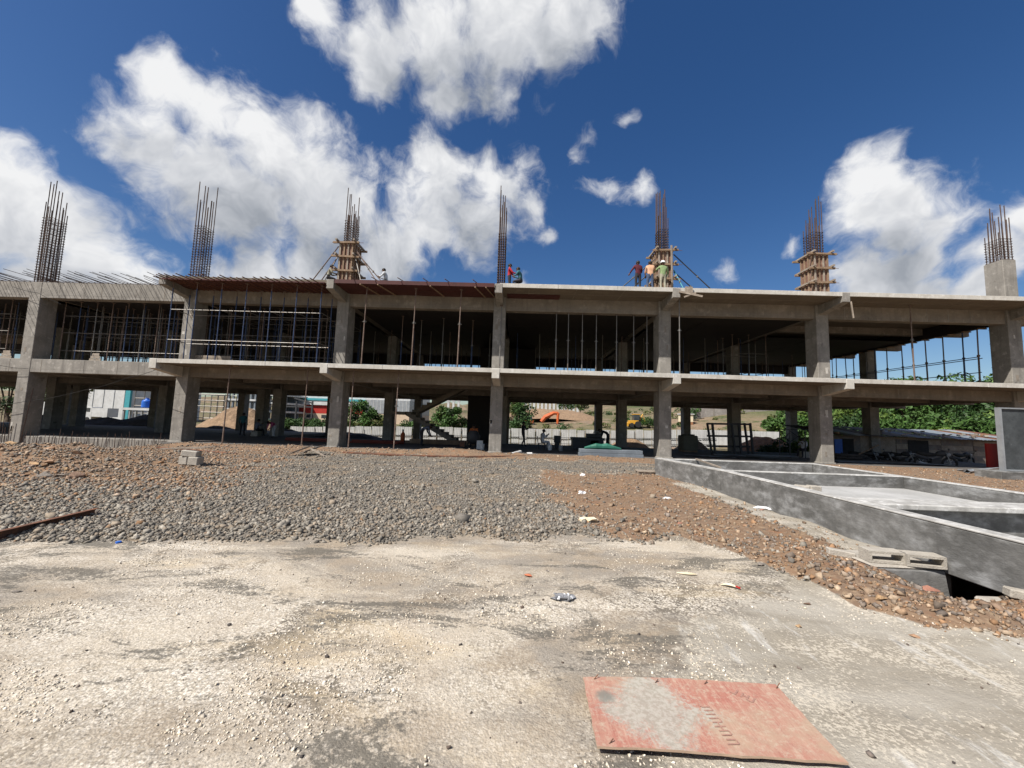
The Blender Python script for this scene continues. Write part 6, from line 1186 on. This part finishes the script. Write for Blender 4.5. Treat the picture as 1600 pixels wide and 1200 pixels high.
# ================================================================== people
def person(loc, face, pose, cols, label, hair='hair', helmet=None, s=1.0):
    """pose: dict of joints in metres, x right, y forward, z up from the soles"""
    J = dict(pelvis=(0,0,.95), spine=(0,0,1.12), chest=(0,0,1.32), neck=(0,.0,1.47), head=(0,.03,1.575), crown=(0,.03,1.675), shL=(-.18,0,1.39), elL=(-.25,-.02,1.12), wrL=(-.24,.10,.90), shR=(.18,0,1.39), elR=(.25,-.02,1.12), wrR=(.24,.10,.90), hipL=(-.095,0,.90), knL=(-.11,.03,.50), anL=(-.12,-.01,.09), toL=(-.14,.15,.035), hipR=(.095,0,.90), knR=(.11,.03,.50), anR=(.12,-.01,.09), toR=(.14,.15,.035)); J.update(pose)
    RAD = dict(pelvis=(.155,.115), spine=(.14,.105), chest=(.165,.115), neck=(.058,.058), head=(.085,.095), crown=(.06,.065), shL=(.075,.075), shR=(.075,.075), elL=(.048,.048), elR=(.048,.048), wrL=(.034,.034), wrR=(.034,.034), hipL=(.095,.1), hipR=(.095,.1), knL=(.066,.066), knR=(.066,.066), anL=(.045,.05), anR=(.045,.05), toL=(.04,.03), toR=(.04,.03))
    E = [('pelvis','spine','shirt'),('spine','chest','shirt'),('chest','neck','shirt'),('neck','head','skin'),('head','crown','skin'),('chest','shL','shirt'),('shL','elL','shirt'),('elL','wrL','sleeve'),('chest','shR','shirt'),('shR','elR','shirt'),('elR','wrR','sleeve'),('pelvis','hipL','pants'),('hipL','knL','pants'),('knL','anL','pants'),('anL','toL','shoe'),('pelvis','hipR','pants'),('hipR','knR','pants'),('knR','anR','pants'),('anR','toR','shoe')]
    names = list(J); idx_ = {n_: i for i, n_ in enumerate(names)}
    me_ = bpy.data.meshes.new('skel'); me_.from_pydata([J[n_] for n_ in names], [(idx_[a], idx_[b]) for a, b, _ in E], []); o = bpy.data.objects.new('skel', me_); COL.objects.link(o)
    sk = o.modifiers.new('skin', 'SKIN'); sk.use_smooth_shade = True; o.modifiers.new('sub', 'SUBSURF').levels = 1
    lay = me_.skin_vertices[0] if me_.skin_vertices else None
    for n_ in names: lay.data[idx_[n_]].radius = RAD[n_]; lay.data[idx_[n_]].use_root = (n_ == 'pelvis')
    bpy.context.view_layer.update(); bm_ = bpy.data.meshes.new_from_object(o.evaluated_get(bpy.context.evaluated_depsgraph_get())); bpy.data.objects.remove(o)
    order = ['skin', 'shirt', 'sleeve', 'pants', 'shoe', 'hairm']; bm_.materials.clear()
    for k in order: bm_.materials.append(M[cols.get(k, {'skin': 'skin', 'sleeve': cols['shirt'], 'shoe': 'black_rubber', 'hairm': 'hair'}.get(k, 'skin'))])
    segs = [(Vector(J[a]), Vector(J[b]), order.index(m)) for a, b, m in E]
    def near(p):
        best = 9; r_ = 0
        for a, b, m in segs:
            ab = b-a; t = max(0, min(1, (p-a).dot(ab)/ab.length_squared)); d_ = (p-(a+ab*t)).length
            if d_ < best: best, r_ = d_, m
        return r_
    mats_ = [near(f.center) for f in bm_.polygons]
    mb = MB(); mb.add([tuple(v.co) for v in bm_.vertices], [tuple(f.vertices) for f in bm_.polygons]); mb.m = mats_
    for sd in ('L', 'R'):                                  # palms, fingers and thumb rooted inside the palm
        w = Vector(J['wr'+sd]); d = (w-Vector(J['el'+sd])).normalized(); side = d.cross(Vector((0, 0, 1)) if abs(d.z) < .9 else Vector((0, 1, 0))).normalized(); nrm = side.cross(d)
        mb.path([w-d*.01, w+d*.04, w+d*.085], [.03, .04, .034], 6)
        for k in range(4): b0 = w+d*.07+side*(.024-.016*k); L_ = (.060, .07, .065, .05)[k]; mb.path([b0, b0+d*L_*.55+nrm*.008, b0+d*L_*.8+nrm*.03], [.0095, .0085, .006], 5)
        b0 = w+d*.03+side*.03; mb.path([b0, b0+d*.03+side*.02, b0+d*.06+side*.022+nrm*.012], [.012, .010, .007], 5)
    hd = Vector(J['head']); up = (Vector(J['crown'])-hd).normalized(); fw = Vector(cols.get('look', (0, 1, 0))).normalized(); fw = (fw-up*fw.dot(up)).normalized(); sdv = fw.cross(up)
    mb.path([hd+fw*.085+up*.02, hd+fw*.112-up*.015, hd+fw*.09-up*.03], [.01, .017, .012], 5)
    for s_ in (-1, 1):
        mb.obox(hd+sdv*s_*.088+up*.0, (.02, .035, .055), (0, 0, 0)); n0 = len(mb.f); mb.obox(hd+fw*.088+sdv*s_*.033+up*.03, (.018, .014, .012)); mb.m[n0:] = [5]*(len(mb.f)-n0)
    n0 = len(mb.f); mb.obox(hd+fw*.086-up*.06, (.04, .014, .009)); mb.m[n0:] = [5]*(len(mb.f)-n0)
    r = mb.obj('person', [m for m in bm_.materials]); r.data.polygons.foreach_set('use_smooth', [True]*len(r.data.polygons)); tag(r, label, 'person')
    top = hd+up*.045-fw*.012; hm = MB()
    import bmesh
    b2 = bmesh.new(); bmesh.ops.create_icosphere(b2, subdivisions=2, radius=1.0); q_ = up.to_track_quat('Z', 'Y').to_matrix()
    vv = []
    for v in b2.verts:
        c = v.co.copy(); c = Vector((c.x*.103, c.y*.112, c.z*.098)); 
        if c.z < -.02: c.z = -.02+(c.z+.02)*(.9 if not helmet else .1)
        vv.append(top+q_ @ c-fw*(.018 if c.z < 0 else 0))
    hm.add(vv, [[l.vert.index for l in f.loops] for f in b2.faces]); b2.free()
    h = hm.obj('hair', M[hair]); h.parent = r; h.data.polygons.foreach_set('use_smooth', [True]*len(h.data.polygons))
    if helmet:
        he = MB(); he.lathe(top+up*.01, [(.155, -.005), (.15, .01), (.128, .02), (.122, .06), (.09, .115), (.03, .14)], 16); ho = he.obj('helmet', M[helmet], smooth=True); ho.parent = r
    r.location = loc; r.rotation_euler = (0, 0, face); r.scale = (s, s, s); return r
BACK = 0.0
Yr = 20.75
def roof_at(px_, Y=Yr): return (PY(px_, 430, Y).x, Y, Z2+.001)
arms_work = dict(elR=(.27,.16,1.18), wrR=(.18,.40,1.25), elL=(-.27,.14,1.16), wrL=(-.16,.38,1.22))
person(roof_at(997), BACK+.15, dict(elL=(-.34,.0,1.17), wrL=(-.40,.16,1.02), elR=(.25,.12,1.12), wrR=(.12,.26,1.05)), dict(shirt='cloth_maroon', pants='cloth_dark'), 'worker in a maroon shirt and dark trousers, seen from behind on the roof')
person(roof_at(1016), BACK-.1, dict(elR=(.30,.14,1.2), wrR=(.30,.36,1.24), elL=(-.24,.1,1.1), wrL=(-.2,.25,.95), knL=(-.13,.05,.5), anL=(-.18,-.05,.09), toL=(-.2,.1,.035)), dict(shirt='cloth_peach', pants='cloth_jeans'), 'worker in a peach shirt and jeans between two others on the roof')
person(roof_at(1036), BACK+.1, dict(elL=(-.36,.12,1.22), wrL=(-.46,.3,1.12), elR=(.29,.05,1.12), wrR=(.27,.2,.92)), dict(shirt='cloth_green', pants='cloth_khaki'), 'worker in a white helmet and green shirt before the column shutter', helmet='white_plastic')
sit_floor = dict(pelvis=(0,-.05,.62), spine=(0,0,.80), chest=(0,.05,1.0), neck=(0,.10,1.15), head=(0,.14,1.25), crown=(0,.15,1.35), shL=(-.18,.04,1.07), shR=(.18,.04,1.07), elL=(-.24,.18,.85), wrL=(-.12,.36,.88), elR=(.24,.18,.85), wrR=(.12,.36,.88), hipL=(-.1,-.03,.6), hipR=(.1,-.03,.6), knL=(-.16,.36,.55), knR=(.16,.36,.55), anL=(-.14,.12,.10), anR=(.14,.12,.10), toL=(-.15,.27,.035), toR=(.15,.27,.035))
person(roof_at(796, 21.6), radians(-90), dict(elR=(.2,.2,1.12), wrR=(.1,.4,1.12), elL=(-.2,.2,1.12), wrL=(-.1,.4,1.12)), dict(shirt='cloth_red', pants='cloth_dark', look=(0,1,-.5)), 'worker in a red shirt half hidden by the roof edge at the middle rebar cage')
person((roof_at(813, 21.2)[0], 21.2, Z2-.0), radians(70), sit_floor, dict(shirt='cloth_teal', pants='cloth_dark'), 'crouching worker in dark green, only head and shoulders over the roof edge')
person((roof_at(515, 21.6)[0], 21.5, Z2), radians(-60), sit_floor, dict(shirt='cloth_khaki', pants='cloth_dark'), 'crouching worker in a pale shirt left of the propped column shutter')
person((roof_at(604, 22.0)[0], 21.9, Z2), radians(90), sit_floor, dict(shirt='cloth_white', pants='cloth_dark'), 'worker on the roof right of the propped shutter with only his head showing')
def on_floor(px_, Y): return (PY(px_, 695, Y).x, Y, .002)
person(on_floor(817, 27.6), radians(-70), dict(elR=(.22,.16,1.15), wrR=(.14,.36,1.28), elL=(-.22,.16,1.15), wrL=(-.14,.36,1.25), knL=(-.1,.12,.52), anL=(-.1,.18,.09), toL=(-.11,.33,.035), anR=(.1,-.14,.1), toR=(.1,.02,.035)), dict(shirt='cloth_dark', pants='cloth_dark'), 'standing worker in dark clothes at the back edge of the ground floor')
sitting = dict(pelvis=(0,0,.50), spine=(0,.01,.68), chest=(0,.04,.88), neck=(0,.07,1.03), head=(0,.11,1.13), crown=(0,.12,1.23), shL=(-.18,.03,.95), shR=(.18,.03,.95), elL=(-.23,.12,.72), wrL=(-.1,.32,.88), elR=(.23,.14,.74), wrR=(.1,.34,.92), hipL=(-.1,.03,.48), hipR=(.1,.03,.48), knL=(-.12,.42,.50), knR=(.12,.42,.50), anL=(-.12,.40,.09), anR=(.13,.46,.09), toL=(-.13,.55,.035), toR=(.14,.61,.035))
o = person(on_floor(847, 25.3), radians(-72), sitting, dict(shirt='cloth_white', pants='cloth_white'), 'seated worker in pale clothes with hands raised before the sheet fence')
p = on_floor(846, 25.3); r = empty('plastic_chair', p, 'dark low chair under the seated worker', 'chair'); MB().box(p[0]-.22, p[0]+.22, 25.08, 25.52, .375, .405).obj('seat', M['dark_metal'], r); MB().obox((p[0]-.25, 25.3, .62), (.03, .42, .42), (0, -.12, 0)).obj('backrest', M['dark_metal'], r)
for sx in (-.19, .19):
    for sy in (-.19, .19): MB().tube((p[0]+sx, 25.3+sy, 0), (p[0]+sx, 25.3+sy, .374), .018, 6).obj('leg', M['dark_metal'], r)
bent = dict(pelvis=(0,-.12,.90), spine=(0,.02,1.03), chest=(0,.20,1.12), neck=(0,.34,1.15), head=(0,.44,1.14), crown=(0,.54,1.15), shL=(-.18,.24,1.10), shR=(.18,.24,1.10), elL=(-.2,.32,.84), elR=(.2,.32,.84), wrL=(-.12,.44,.64), wrR=(.12,.44,.64), hipL=(-.1,-.1,.86), hipR=(.1,-.1,.86), knL=(-.11,.0,.48), knR=(.12,-.08,.48), anL=(-.12,.0,.09), anR=(.13,-.14,.09), toL=(-.13,.15,.035), toR=(.14,.02,.035))
person(on_floor(660, 25.0), radians(-60), bent, dict(shirt='cloth_greyblue', pants='cloth_dark', look=(0, .3, -1)), 'stooping worker in a grey blue shirt below the stairs', s=1.05)
person(on_floor(948, 28.2), radians(75), bent, dict(shirt='cloth_dark', pants='cloth_dark', look=(0, .3, -1)), 'stooping figure in dark clothes left of the second row column', s=1.08)
person((PY(378, 680, 29.5).x, 29.5, 0), radians(20), dict(), dict(shirt='cloth_teal', pants='cloth_dark'), 'worker standing in shade before the brown soil mound')
person((PY(431, 684, 29.0).x, 28.6, 0), radians(160), bent, dict(shirt='cloth_pink', pants='cloth_white', look=(0, .3, -1)), 'stooping worker in a pink shirt left of the dark second row column', s=.95)
person((PY(405, 684, 30.2).x, 29.8, 0), radians(-30), sitting, dict(shirt='cloth_greyblue', pants='cloth_dark'), 'worker sitting in shade near the one in pink')
person((PY(740, 690, 25.6).x, 25.5, 0), radians(180), sit_floor, dict(shirt='cloth_orange', pants='cloth_dark'), 'worker in an orange vest crouching behind the mixer', s=1.05)
person((PY(1254, 700, 26.2).x, 26.1, 0), radians(120), sitting, dict(shirt='cloth_white', pants='cloth_dark'), 'worker in a white shirt sitting left of the sixth column')
p = (PY(1254, 700, 26.2).x, 26.1); r = empty('seat_block', (p[0], p[1], 0), 'low block under the worker in a white shirt', 'block'); MB().box(p[0]-.25, p[0]+.25, 25.85, 26.35, 0.0, .37).obj('body', M['block'], r)
p = (PY(405, 684, 30.2).x, 29.8); r = empty('seat_block', (p[0], p[1], 0), 'low block under the worker sitting in shade', 'block'); MB().box(p[0]-.25, p[0]+.25, 29.55, 30.05, 0.0, .37).obj('body', M['block'], r)

# ------------------------------------------------------------------ loose pieces are things of their own
def release(root_name, name, label, cat, group, keep=()):
    root = bpy.data.objects.get(root_name)
    for ch in list(root.children):
        w = wloc(ch); ch.parent = None; ch.location = w; nm = ch.name.split('.')[0]
        if nm in keep: tag(ch, keep[nm][0], keep[nm][1], kind='thing'); continue
        ch.name = name; tag(ch, label, cat, group, 'thing')
    bpy.data.objects.remove(root)
release('steel_sections', 'steel_section', 'long grey metal section in the stack on the floor edge left of the fifth column', 'section', 'stacked grey sections')
release('loose_sheets', 'metal_sheet', 'dark metal sheet lying among others between the fifth and sixth columns', 'sheet', 'loose sheets on the ground floor')
release('floor_sheets', 'roofing_sheet', 'blue grey roofing sheet lying flat right of the sixth column', 'sheet', 'roofing sheets right of the sixth column')
release('cement_pile', 'covered_bag', 'dark bag in the pile right of the sixth column', 'bag', 'bags right of the sixth column', {'pole': ('slanting timber pole leaning on the dark bags', 'pole')})
release('pipe_bundle', 'red_pipe', 'long red pipe on the floor left of the third column', 'pipe', 'red pipes left of the third column')
release('pipe_bundle.001', 'red_pipe', 'long red pipe on the floor right of the third column', 'pipe', 'red pipes right of the third column')
release('timber_stack', 'stacked_timber', 'dark timber in the stack on the floor below the stairs', 'timber', 'timbers below the stairs')
